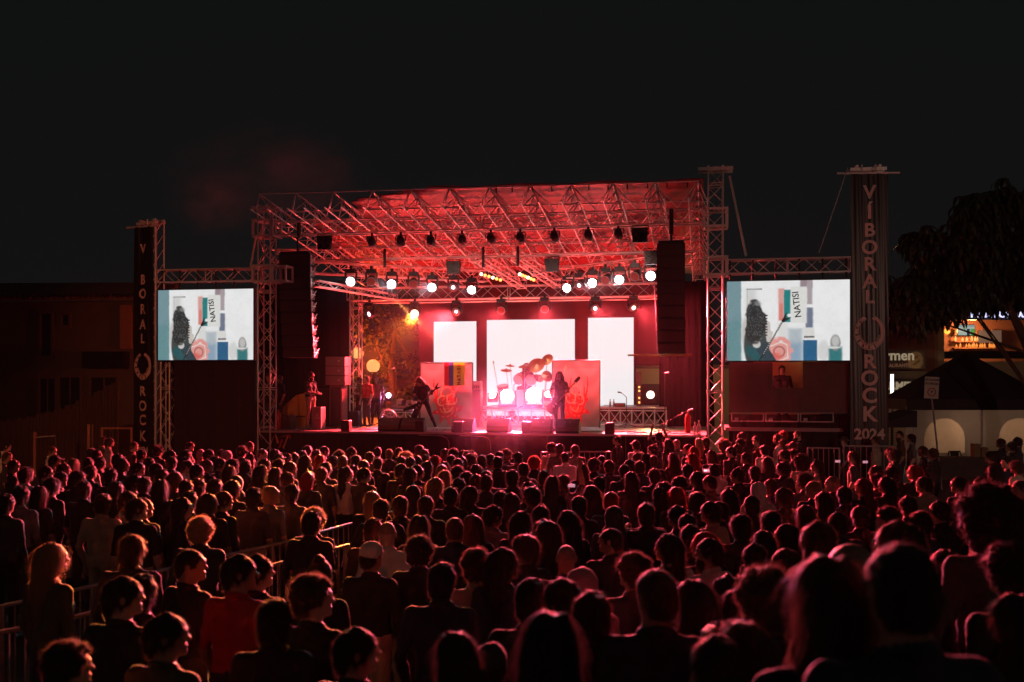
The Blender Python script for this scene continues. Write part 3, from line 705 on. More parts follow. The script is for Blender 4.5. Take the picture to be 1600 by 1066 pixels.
# blinders
def blinder(label, px, py, v):
    u, w_ = UV(px, py, v); t = sthing('blinder', label, 'blinder light', u, v, w_, 'four-lamp blinders')
    MB().box((0, .06, 0), (.42, .12, .42)).obj('case', M['black'], t)
    for x in (-.1, .1):
        for z in (-.1, .1):
            MB().lathe([(.085, -.02), (.09, 0), (.05, .035), (.0, .045)], 14, 0, Vector((0, 1, 0)).to_track_quat('Z', 'Y').to_matrix(), (x, -.0, z)).obj('lamp_face', M['lens_amb'], t, smooth=True)
    MB().path([(-.23, .05, 0), (-.23, .05, .26), (.23, .05, .26), (.23, .05, 0)], .014).obj('bracket', M['black'], t)
blinder('four-lamp blinder left under the front truss near the left tower', 506, 379, -.1)
blinder('four-lamp blinder under the right half of the front truss', 1000, 367, -.1)
blinder('four-lamp blinder left of centre under the middle truss', 708, 418, 2.9)
blinder('four-lamp blinder right of centre under the middle truss', 862, 414, 2.9)
blinder('four-lamp blinder at the right end of the slanted truss', 1018, 402, 1.6)
# black straps on the trusses
t = sthing('truss_strap', 'pair of black hoist straps on the middle truss centre', 'rigging', 0, 2.7, 0)
for px, y0, y1, v in ((601, 389, 418, 0), (755, 386, 418, 0), (809, 385, 416, 0)):
    u, wt = UV(px, y0, 2.7); _, wb = UV(px, y1, 2.7); ptube(t, 'strap', (u, 0, wb), (u, 0, wt), .045, M['black'])
t = sthing('truss_strap', 'black strap wrapped on the front truss near the right tower', 'rigging', UV(1049, 350, -.35)[0], -.35, UV(1049, 366, -.35)[1])
ptube(t, 'strap', (0, 0, 0), (0, 0, .7), .06, M['black'])
t = sthing('truss_strap', 'green tinted strap wrapped on the front truss near the left tower', 'rigging', UV(467, 352, -.35)[0], -.35, UV(467, 370, -.35)[1])
ptube(t, 'strap', (0, 0, 0), (0, 0, .42), .07, mat('green_strap', (.03, .09, .03)))

# ================================================================ line arrays
def line_array(label, px, y0, y1, wd, v, n, lit):
    u, wt = UV(px, y0, v); _, wb = UV(px, y1, v); H = (wt-wb)/n
    t = sthing('line_array', label, 'line array', u, v, wt)
    MB().box((0, 0, .05), (wd*.9, .5, .06)).obj('bumper', M['black'], t)
    ptube(t, 'chain', (0, 0, .05), (0, 0, .9), .03, M['black'])
    cabm = M['blackwood']
    for k in range(n):
        z = -H*(k+.5); ti = radians(-1.2-k*.9); sh = .012*k*k*.35
        mb = MB(); hw = wd/2; d0_, d1_ = -.25, .25
        # trapezoid box: tall at the front, short at the back
        P = [(-hw, d0_, -H*.498), (hw, d0_, -H*.498), (hw, d0_, H*.498), (-hw, d0_, H*.498), (-hw*.9, d1_, -H*.36), (hw*.9, d1_, -H*.36), (hw*.9, d1_, H*.36), (-hw*.9, d1_, H*.36)]
        P = [(x, y*cos(ti)-zz*sin(ti)+sh, z+y*sin(ti)+zz*cos(ti)) for x, y, zz in P]
        mb.add(P, [(0, 1, 2, 3), (5, 4, 7, 6), (4, 0, 3, 7), (1, 5, 6, 2), (3, 2, 6, 7), (4, 5, 1, 0)])
        c = mb.obj('cabinet', cabm, t)
        b = MB().box((0, d0_+sh-.012, z), (wd*.92, .012, H*.8)).obj('grille', M['grille'], c)
        if lit:
            mb = MB(); mb.box((hw+.012, -.05+sh, z), (.02, .34, .03)); mb.tube((hw+.02, -.2+sh, z-H*.4), (hw+.02, .18+sh, z+H*.36), .016, 6); mb.box((hw+.016, -.19+sh, z), (.02, .05, H*.7)); mb.obj('side_bracket', M['alu'], c)
line_array('left hanging line array of black cabinets with lit side brackets', 465, 398, 560, 1.0, .6, 9, True)
line_array('right hanging line array of plain black cabinets', 1049, 382, 555, .78, .2, 9, False)
t = sthing('light_string', 'thin lit cable hanging along the inner edge of the right line array', 'cable', UV(1028, 500, .0)[0], .0, UV(1028, 555, 0)[1])
ptube(t, 'cable', (0, 0, 0), (-.1, 0, 2.1), .014, M['edge']); ptube(t, 'bottom_bar', (-.85, 0, -.0), (.95, 0, 0.0), .025, mat('brass_bar', (.5, .35, .1), .4, .6))

# ================================================================ gear on the stage
def wedge(label, px, py, wd, v, m=None, group='floor monitors along the stage front'):
    u, _ = UV(px, py, v); t = sthing('floor_monitor', label, 'floor monitor', u, v, 0, group)
    pr = [(-.26, 0), (.26, 0), (.26, .20), (.02, .40), (-.10, .40), (-.26, .12)]
    pr = [(-y, z) for y, z in pr]            # slanted grille faces the musicians and the crowd sees the back
    MB().prismx(pr, -wd/2, wd/2).obj('cabinet', m or M['blackwood'], t)
    mb = MB(); mb.prismx([(-.27, .06), (-.275, .19), (-.04, .405), (-.03, .40), (-.262, .18), (-.262, .06)], -wd/2+.02, wd/2-.02); mb.obj('grille', M['monitor'], t)
    for x in (-.07, .07): MB().box((x, -.14, .315), (.03, .03, .02)).obj('handle_plate', M['edge'], t)
    return t
wedge('floor monitor, first from the left, in front of the guitarist', 611, 672, .66, .55)
wedge('floor monitor, second from the left, touching the first', 646, 672, .66, .55)
wedge('floor monitor in front of the guitar amplifier left of the drums', 725, 672, .64, .5)
wedge('floor monitor in front of the left pair of drum lights', 780, 672, .66, .5)
wedge('floor monitor in front of the right drum light', 846, 672, .66, .5)
wedge('floor monitor at the singer\'s feet, rightmost in the row', 888, 672, .68, .5)
def sbox(name, label, px, wd, ht, dp, v, m=None, w_=0, cat='box', top=None, py=672):
    u, _ = UV(px, py, v); t = sthing(name, label, cat, u, v, w_)
    o = MB().box((0, 0, ht/2), (wd, dp, ht)).obj('body', m or M['blackwood'], t)
    bv = o.modifiers.new('b', 'BEVEL'); bv.width = .015; bv.segments = 1
    if top: MB().box((0, 0, ht+.016), (wd-.02, dp-.02, .03)).obj('top', top, t)
    return t
M['cab2'] = mat('worn_dark_box', (.10, .05, .045), .5, 0, .3, 12)
for px, lab in ((541, 'left end of the stage front'), (657, 'second floor monitor from the left'), (717, 'monitor before the guitar amplifier'), (823, 'microphone stand in the middle'), (953, 'right part of the stage front')):
    t = sbox('front_fill', 'small box loudspeaker on the stage lip by the %s' % lab, px, .27, .33, .25, .12, M['cab2'], cat='loudspeaker')
    MB().box((0, -.132, .16), (.24, .012, .28)).obj('grille', M['grille'], t)
# left side stack: three red-brown cabinets on a tall column
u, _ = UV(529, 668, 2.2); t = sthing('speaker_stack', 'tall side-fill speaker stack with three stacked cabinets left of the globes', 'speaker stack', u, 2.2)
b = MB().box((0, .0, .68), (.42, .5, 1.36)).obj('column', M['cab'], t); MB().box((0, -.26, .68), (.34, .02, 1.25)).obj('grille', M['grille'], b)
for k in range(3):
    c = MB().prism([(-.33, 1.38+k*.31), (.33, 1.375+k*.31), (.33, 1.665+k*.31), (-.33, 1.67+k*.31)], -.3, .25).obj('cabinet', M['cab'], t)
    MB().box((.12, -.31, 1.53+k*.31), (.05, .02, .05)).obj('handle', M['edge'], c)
t = sbox('speaker_box', 'black subwoofer stack behind the bearded technician on the left', 508, .75, 1.25, .6, 3.0, cat='loudspeaker')
# cases
M['flight'] = mat('flight_case_pink_grey', (.42, .22, .20), .5, 0, .15, 9); M['orange'] = mat('orange_board', (.75, .30, .06), .6, 0, .15, 5)
t = sbox('flight_case', 'upright flight case with pale metal edges right of the bearded technician', 499, .26, .70, .4, .9, M['flight'], cat='flight case')
for x in (-.13, .13): MB().box((x, -.20, .36), (.025, .03, .70)).obj('edge_strip', M['alu'], t)
for z, w2 in ((.70, .27), (.02, .27), (.36, .20)): MB().box((0, -.207, z), (w2, .018, .025)).obj('edge_strip', M['alu'], t)
MB().box((0, -.21, .45), (.08, .02, .1)).obj('latch', M['edge'], t)
u, _ = UV(459, 668, 2.0)
t = sthing('orange_board', 'leaning orange lit board behind the technicians on the left', 'board', u-.05, 2.0)
MB().prism([(-.45, 0), (.5, 0), (.5, 1.12), (.15, 1.05), (-.45, .55)], -.03, .03).obj('board', M['orange'], t); MB().box((0, -.045, .36), (.93, .02, .03)).obj('batten', M['black'], t)
t = sbox('flight_case', 'low black flight case beside the man in the black hat', 449, .40, .42, .4, 1.2, M['cab2'], cat='flight case')
t = sbox('road_case', 'dark crate in front of the red table on the left', 555, .34, .5, .35, 3.2, cat='crate')
# fire extinguishers
def extinguisher(label, px, v):
    u, _ = UV(px, 668, v); t = sthing('fire_extinguisher', label, 'fire extinguisher', u, v, 0, 'fire extinguishers')
    MB().lathe([(0, 0), (.08, .005), (.085, .03), (.085, .46), (.06, .53), (.025, .56), (.025, .6)], 14).obj('bottle', mat('red_paint', (.5, .02, .02), .3), t, smooth=True)
    MB().box((0, -.02, .62), (.06, .14, .03)).obj('valve_handle', M['black'], t); MB().path([(.03, 0, .6), (.11, 0, .52), (.11, 0, .25)], .012).obj('hose', M['black'], t)
extinguisher('red fire extinguisher beside the orange board on the left', 435, .9)
extinguisher('red fire extinguisher at the right end of the stage', 1075, 1.0)

# ---- drum riser and side riser
def riser(label, x0, x1, yt, v0, v1, bays):
    ua, wt = UV(x0, yt, v0); ub, _ = UV(x1, yt, v0); t = sthing('riser', label, 'riser', (ua+ub)/2, v0, 0); W_ = ub-ua
    MB().box((0, (v1-v0)/2, wt-.04), (W_, v1-v0, .08)).obj('deck', M['floor'], t)
    MB().box((0, -.012, wt-.03), (W_, .02, .05)).obj('edge', M['edge'], t)
    for k in range(bays+1):
        x = -W_/2+W_*k/bays
        ptube(t, 'leg', (x, .03, .0), (x, .03, wt-.08), .025, M['alu'])
        if k < bays:
            x2 = x+W_/bays; ptube(t, 'brace', (x, .05, .04), (x2, .05, wt-.1), .013, M['alu'], 6); ptube(t, 'brace', (x2, .08, .04), (x, .08, wt-.1), .013, M['alu'], 6)
    for z in (.06, wt-.12): ptube(t, 'rail', (-W_/2, .03, z), (W_/2, .03, z), .018, M['alu'])
    return t, wt
_, RW = riser('low drum riser with lattice front in the middle of the stage', 748, 872, 636, 3.6, 7.2, 6)
_, RW2 = riser('low riser with lattice front on the right of the stage', 934, 1041, 636, 4.4, 7.0, 6)
riser('low table-like riser with folding legs behind the guitarist', 596, 652, 639, 4.0, 5.0, 3)
# items on the right riser
def mic_stand(label, px, v, h, boom=None, w0=0.0, lean=0):
    u, _ = UV(px, 600, v); t = sthing('microphone_stand', label, 'microphone stand', u, v, w0)
    for k in range(3): a = 2*pi*k/3+.4; ptube(t, 'leg', (0, 0, .12), (.32*cos(a), .32*sin(a), .012), .011, M['black'])
    ptube(t, 'pole', (0, 0, .05), (lean, 0, h), .012, M['black'])
    e = (lean, 0, h)
    if boom: ptube(t, 'boom', (lean, 0, h), (lean+boom[0], boom[1], h+boom[2]), .009, M['black']); e = (lean+boom[0], boom[1], h+boom[2])
    MB().tube(e, (e[0]+(.12 if not boom or boom[0] > 0 else -.12), e[1]-.04, e[2]+.03), .018, 8, r2=.028).obj('microphone', M['grey'], t)
    return t
mic_stand('vocal microphone stand right in front of the singer', 866.5, 1.0, 1.52, (.02, .18, .04))
mic_stand('short boom microphone stand before the right LED panel', 979, 4.0, .98, (-.16, 0, .14))
mic_stand('boom microphone stand slanting beside the red-shirted stagehand', 592, 3.4, 1.15, (.42, 0, .75))
mic_stand('tall black microphone stand on the far right of the stage', 1039, 3.0, 1.75)
mic_stand('spare low microphone stand lying open near the right stage edge', 1035, .9, .25, (.75, 0, .42))
mic_stand('short microphone stand left of the drum kit', 803, 4.0, .8, None, .6)
t = sbox('effects_rack', 'small dark effects unit on the right riser', 969, .34, .12, .25, 4.8, M['cab2'], RW2, 'rack unit', py=630)
for k, px in enumerate((953.5, 959)):
    u, _ = UV(px, 634, 4.9); t = sthing('water_bottle', '%s of the two small bottles on the right riser' % ('left' if k == 0 else 'right'), 'bottle', u, 4.9, RW2)
    MB().lathe([(0, 0), (.035, 0), (.035, .14), (.014, .19), (.014, .22), (0, .22)], 10).obj('bottle', M['edge'], t, smooth=True); MB().tube((0, 0, .215), (0, 0, .24), .016).obj('cap', M['black'], t)
for k, (px, s_) in enumerate(((1086, 1.0), (1092, 1.15))):
    u, _ = UV(px, 676, .12); t = sthing('water_bottle', '%s clear water bottle standing at the right end of the stage lip' % ('smaller' if k == 0 else 'larger'), 'bottle', u, .12, 0, 'bottles on the stage lip')
    MB().lathe([(0, 0), (.05*s_, 0), (.05*s_, .22*s_), (.02, .30*s_), (.02, .33*s_), (0, .33*s_)], 12).obj('bottle', mat('clear_plastic', (.7, .6, .6), .1, 0, .1, alpha=.6), t, smooth=True); MB().tube((0, 0, .325*s_), (0, 0, .36*s_), .024).obj('cap', M['edge'], t)
# amps
u, _ = UV(738, 668, 3.2); t = sthing('guitar_amplifier', 'guitar amplifier head on a tall black cabinet right of the flag', 'amplifier', u, 3.2)
MB().box((0, 0, .62), (.62, .36, 1.22)).obj('cabinet', M['blackwood'], t)
hd = MB().box((0, 0, 1.37), (.62, .28, .27)).obj('head', mat('amp_head', (.45, .22, .22), .6), t)
MB().box((0, -.15, 1.31), (.54, .02, .09)).obj('control_panel', M['black'], hd); MB().box((0, -.155, 1.42), (.40, .02, .05)).obj('name_plate', M['edge'], hd)
for k in range(8): MB().tube((-.22+k*.063, -.16, 1.31), (-.22+k*.063, -.19, 1.31), .014).obj('knob', M['edge'], hd)
t = sbox('mixing_table', 'cluttered keyboard and mixer pile on the low riser behind the guitarist', 633, .95, .10, .5, 4.4, M['cab'], UV(633, 639, 4.0)[1], 'mixer', py=630)
for k in range(5): MB().box((-.36+k*.18, -.05, .17+.06*(k % 2)), (.15, .2, .12+.1*(k % 3)*.6)).obj('unit', [M['cab'], M['flight'], M['black']][k % 3], t)
t = sthing('wall_fan', 'round fan with wire guard behind the left floor monitors', 'fan', UV(607, 655, 2.2)[0], 2.2, .3)
RXf = Vector((0, -1, 0)).to_track_quat('Z', 'Y').to_matrix()
MB().lathe([(.28, 0), (.295, .02), (.28, .04)], 28, 0, RXf).obj('rim', M['edge'], t, smooth=True)
mb = MB(); [mb.tube((0, -.05, 0), (.28*cos(a), -.02, .28*sin(a)), .005, 4) for a in [2*pi*i/18 for i in range(18)]]; mb.obj('guard', M['edge'], t)
for k in range(4):
    a = k*pi/2; MB().add([(0, 0, 0), (.22*cos(a), -.02, .22*sin(a)), (.24*cos(a+.5), .03, .24*sin(a+.5)), (.1*cos(a+.9), .02, .1*sin(a+.9))], [(0, 1, 2, 3)]).obj('blade', M['grey'], t)
MB().box((0, .06, -.26), (.12, .12, .08)).obj('base', M['black'], t)

# ---- cables and papers on the stage floor
for k, (x0, x1, v, nm) in enumerate(((560, 640, 1.0, 'left of the first floor monitor'), (690, 780, 1.3, 'between the guitarist and the drum riser'), (780, 880, .9, 'behind the middle monitors'), (900, 1010, 1.2, 'right of the singer'), (980, 1075, .6, 'near the right stage edge'))):
    ua = UV(x0, 670, v)[0]; ub = UV(x1, 670, v)[0]; t = sthing('stage_cable', 'dark cable snaking over the stage floor %s' % nm, 'cable', ua, v, .012)
    MB().path([((ub-ua)*i/14, .22*sin(i*1.1+k)+.08*sin(i*2.7), 0) for i in range(15)], .011, 6).obj('cable', M['black'], t, smooth=True)
for k, (px, v, nm) in enumerate(((470, .3, 'by the bearded technician'), (700, .35, 'left of the guitar monitor'), (752, .3, 'before the drum lights'), (912, .35, 'right of the singer\'s monitor'))):
    u, _ = UV(px, 672, v); t = sthing('set_list', 'sheet of paper taped to the stage floor %s' % nm, 'paper', u, v, .004, rot=.2*k)
    MB().box((0, 0, 0), (.22, .30, .003)).obj('sheet', M['edge'], t)
# ---- floor lights
def floor_light(label, px, py, v, r, lens, light=None, w_=None, hl=True, aim=(0, -1, .02)):
    u, ww = UV(px, py, v); t = sthing('floor_light', label, 'stage light', u, v, ww)
    A = Vector(aim).normalized(); R = A.to_track_quat('Z', 'Y').to_matrix(); c = -A*.14
    h = MB().lathe([(r*.5, -.18), (r*.9, -.15), (r*1.1, 0), (r*1.12, .13), (r, .135)], 20, 0, R, c).obj('head', M['black'], t, smooth=True)
    n = 22; MB().add([c+R @ Vector((r*cos(2*pi*i/n), r*sin(2*pi*i/n), .136)) for i in range(n)], [tuple(range(n))]).obj('lens', lens, h)
    for k in (-1, 1): MB().box((k*(r*1.15+.02), .06, -.06), (.03, .08, r*2)).obj('yoke_arm', M['black'], t)
    MB().box((0, .06, -r*1.2-.05), (r*2.6, .2, .10)).obj('base', M['black'], t)
    if light: lamp('SPOT', t, c+A*.22, light[0], light[1], 'spot', r*.7, A, light[2], .8)
    return t
MAG = (1, .14, .38)
floor_light('dazzling white drum light, left one of the big pair before the drums', 792.5, 619, 3.4, .22, M['lens_w'], (PW_FL, MAG, 64), aim=(.12, -1, .03))
floor_light('dazzling white drum light, right one of the big pair before the drums', 833.5, 618, 3.4, .25, M['lens_w'], (PW_FL, MAG, 64), aim=(.22, -1, .03))
floor_light('small white light at the far left of the drum riser', 769.5, 617, 3.8, .12, M['lens_w'], aim=(-.2, -1, .2))
floor_light('small white light right of the drums behind the singer', 856, 616, 3.8, .10, M['lens_w'], aim=(.2, -1, .2))
floor_light('purple-white light on the low riser behind the guitarist', 607, 618, 4.0, .085, M['lens_p'], (PW_FL*.04, (1, .3, .7), 110))
floor_light('warm white round light on the right riser', 1016.5, 617, 5.0, .13, M['lens_o'], (PW_FL*.03, (1, .5, .2), 110))
t = sthing('amber_light_strip', 'vertical strip of four amber bulbs beside the right LED panel', 'light strip', UV(998, 620, 5.5)[0], 5.5, UV(998, 636, 5.5)[1])
MB().box((0, .04, .55), (.16, .05, 1.25)).obj('strip', M['cab2'], t)
for k, y in enumerate((605, 611, 622, 629)): MB().sphere((.02, -.01, UV(998, y, 5.5)[1]-UV(998, 636, 5.5)[1]), .035, 8).obj('bulb', M['lens_oo'], t)
# red uplights behind, lighting the roof and back cloth
for k, (px, v, e, aim) in enumerate([(600, 7.4, PW_UP, (.10, -.55, 1)), (700, 7.2, PW_UP, (.0, -.5, 1)), (800, 7.4, PW_UP, (0, -.5, 1)), (905, 7.2, PW_UP, (0, -.5, 1)), (1000, 7.2, PW_UP*.8, (-.1, -.6, 1))]):
    u, _ = UV(px, 650, v)
    t = sthing('uplight', 'red wash uplight on the stage floor by the back cloth, %s from the left' % ordn[k], 'stage light', u, v, 0, 'red uplights at the back of the stage')
    h = MB().lathe([(.05, -.1), (.12, -.06), (.14, .1), (.12, .11)], 14, 0, Vector(aim).to_track_quat('Z', 'Y').to_matrix(), (0, 0, .28)).obj('head', M['black'], t, smooth=True)
    MB().box((0, 0, .05), (.25, .2, .09)).obj('base', M['black'], t); MB().box((-.15, 0, .18), (.02, .06, .26)).obj('yoke_arm', M['black'], t); MB().box((.15, 0, .18), (.02, .06, .26)).obj('yoke_arm', M['black'], t)
    lamp('SPOT', t, Vector((0, 0, .28))+Vector(aim).normalized()*.2, e, (1, .05, .045), 'spot', .14, aim, 125, 1.0)

# ---- scrim banners on stage
M['scrim'] = vcol('printed_scrim', 0, .8, .10)
def scrim_img(mirror):
    def f(X, Y):
        X = 1-X if mirror else X
        b = np.array([.30, .25, .22]); C = np.ones(X.shape+(3,))*b
        C *= (.85+.3*np.sin(X*5+2*np.sin(Y*6))*.3+.12*np.sin(Y*21+3*np.sin(X*7)))[..., None]
        C[Y > .88] *= .8
        def put(m, c): C[m] = c
        # flame mass, a generic fiery swirl
        cx, cy = .52, .30
        ang_ = np.arctan2(Y-cy, X-cx); r = np.hypot((X-cx)*.8, Y-cy)
        edge = .20+.045*np.sin(ang_*9+2)+.02*np.sin(ang_*17)
        put(r < edge, (.55, .02, .02)); put((r < edge*.75) & (np.sin(r*95+ang_*3) > .35), (.75, .16, .08)); put((r < .07) & (r > .05), (.85, .35, .2))
        # rising plumes
        for k in range(7):
            xk = .30+.07*k; top = .62+.20*math.sin(k*1.7+1); xx = X-(xk+.05*np.sin(Y*7+k)); wv = .028*np.clip((top-Y)/.4, 0, 1)
            put((np.abs(xx) < wv) & (Y > cy) & (Y < top), (.55, .03, .03))
        # thin curling tendrils
        for (a, bx, by, rr, s0, s1) in ((0, .50, .52, .12, -.5, 3.6), (1, .62, .44, .10, 2.6, 6.6), (2, .42, .40, .09, 1, 5), (3, .45, .78, .30, -1.4, .5)):
            an = np.arctan2(Y-by, X-bx); an2 = np.where(an < s0, an+2*pi, an); d = np.abs(np.hypot((X-bx)*.85, Y-by)-rr*(1-.08*(an2-s0)))
            put((d < .011) & (an2 < s1), (.80, .36, .22))
        return C
    return f
def scrim(label, x0, x1, y0, y1, v, mir):
    cu, cw, w_, h_ = flat(x0, x1, y0, y1, v); t = sthing('scrim_banner', label, 'stage banner', cu, v, cw, 'printed stage banners')
    raster('print_cloth', w_, h_, 80, 100, scrim_img(mir), M['scrim'], t, bend=lambda x, z: .012*sin(x*9))
    for x in (-w_/2, w_/2): ptube(t, 'post', (x, .04, -h_/2-.03), (x, .04, h_/2), .018, M['black'])
    for z in (-h_/2+.02, h_/2): ptube(t, 'rail', (-w_/2, .04, z), (w_/2, .04, z), .018, M['black'])
    return t, w_, h_
scrim('left printed banner with red flame art behind the guitarist', 657.5, 738, 567, 668, 2.6, False)
scrim('right printed banner with red flame art behind the singer', 863, 937, 563.5, 667, 2.2, True)
# flag clipped on the left banner
cu, cw, w_, h_ = flat(694, 726.5, 566, 603, 2.45)
t = sthing('flag', 'red, blue and yellow flag with black handwriting hanging on the left banner', 'flag', cu, 2.45, cw)
def flagf(X, Y):
    C = np.ones(X.shape+(3,))*np.array([.62, .33, .02]); C[X < .46] = (.03, .04, .16); C[X < .22] = (.60, .01, .02); return C
raster('cloth', w_, h_, 40, 30, flagf, vcol('flag_cloth', 0, .8, .2), t, bend=lambda x, z: .012*sin(x*16+z*4))
for i, ch in enumerate('NATISI'):
    text(ch, .155, M['black'], t, (w_*.22+.012*(i % 2), -.03, -h_*.40+h_*.155*i), 'letter', .006, rot=(pi/2, -pi/2-.08, 0), sx=.8)

# ---- drum kit
u0_, w0_ = UV(822, 618, 5.2)
t = sthing('drum_kit', 'drum kit with tilted toms and large cymbals on the riser', 'drum kit', u0_, 5.2, RW)
M['drum'] = mat('drum_shell', (.30, .05, .05), .3, .2); M['skinw'] = mat('drum_head', (.65, .45, .42), .6); M['cym'] = mat('cymbal', (.62, .30, .16), .35, .8)
def drum(px, py, v, r, h, tilt, nm='tom'):
    u, w_ = UV(px, py, v); c = Vector((u-u0_, v-5.2, w_-RW)); A = Vector(tilt).normalized(); R = A.to_track_quat('Z', 'Y').to_matrix()
    d = MB().lathe([(r, -h/2), (r*1.03, -h/2), (r*1.03, -h/2+.03), (r, -h/2+.035), (r, h/2-.035), (r*1.03, h/2-.03), (r*1.03, h/2), (r, h/2)], 20, 0, R, c).obj(nm, M['drum'], t, smooth=True)
    for s_ in (-1, 1):
        n = 18; MB().add([c+R @ Vector((r*cos(2*pi*i/n), r*sin(2*pi*i/n), s_*(h/2-.008))) for i in range(n)], [tuple(range(n))]).obj('drum_head', M['skinw'], d)
    for k in range(6):
        a = pi*k/3; ptube(d, 'lug', c+R @ Vector((r*1.03*cos(a), r*1.03*sin(a), -h*.3)), c+R @ Vector((r*1.03*cos(a), r*1.03*sin(a), h*.3)), .008, M['edge'], 6)
drum(812, 622, 4.9, .28, .4, (0, -1, 0), 'bass_drum'); drum(858, 622, 5.0, .28, .4, (.1, -1, 0), 'bass_drum')
drum(811, 592, 5.0, .17, .22, (-.2, -.9, -.35)); drum(829, 594, 5.0, .17, .22, (.15, -.9, -.35)); drum(841, 591, 5.1, .12, .3, (.7, -.7, -.1)); drum(786, 606, 5.3, .2, .16, (-.1, -.3, 1), 'snare_drum')
def cymbal(px, py, v, r, tilt):
    u, w_ = UV(px, py, v); c = Vector((u-u0_, v-5.2, w_-RW)); R = Vector(tilt).to_track_quat('Z', 'Y').to_matrix()
    o = MB().lathe([(r, 0), (r*.3, .03), (r*.22, .04), (.02, .07), (0, .07)], 26, 0, R, c).obj('cymbal', M['cym'], t, smooth=True)
    ptube(o, 'stand', c, (c.x*.8, c.y+.15, .0), .011, M['edge'], 6)
cymbal(838, 571, 5.0, .30, (-.15, -.85, .6)); cymbal(855, 562, 5.1, .22, (-.3, -.8, .5)); cymbal(819, 572.5, 5.0, .20, (-.1, -.35, 1)); cymbal(791, 579, 5.2, .2, (.1, -.3, 1)); cymbal(797, 572, 5.2, .17, (.1, -.2, 1)); cymbal(855, 588, 4.9, .2, (.5, -.7, .3)); cymbal(771, 567, 5.3, .04, (0, -.3, 1))
# globes (street lamps beyond the stage)
def street_globe(label, px, py, d, r, e):
    p = at(px, py, d); t = thing('street_lamp', label, 'street lamp', (p.x, d, 0), 0, 'globe street lamps behind the stage')
    ptube(t, 'post', (0, 0, 0), (0, 0, p.z-r), .06, M['black']); MB().tube((0, 0, p.z-r-.1), (0, 0, p.z-r+.03), .14, 12).obj('collar', M['black'], t)
    MB().sphere((0, 0, p.z), r, 20).obj('globe', M['globe'], t, smooth=True)
    lamp('POINT', t, (0, 0, p.z), e, (1, .11, .012), 'globe_light', r*1.1)
street_globe('glowing orange globe lamp beyond the stage, the higher left one', 559, 552, 43, .26, PW_GL)
street_globe('glowing orange globe lamp beyond the stage, the lower right one', 583, 572, 42, .28, PW_GL)
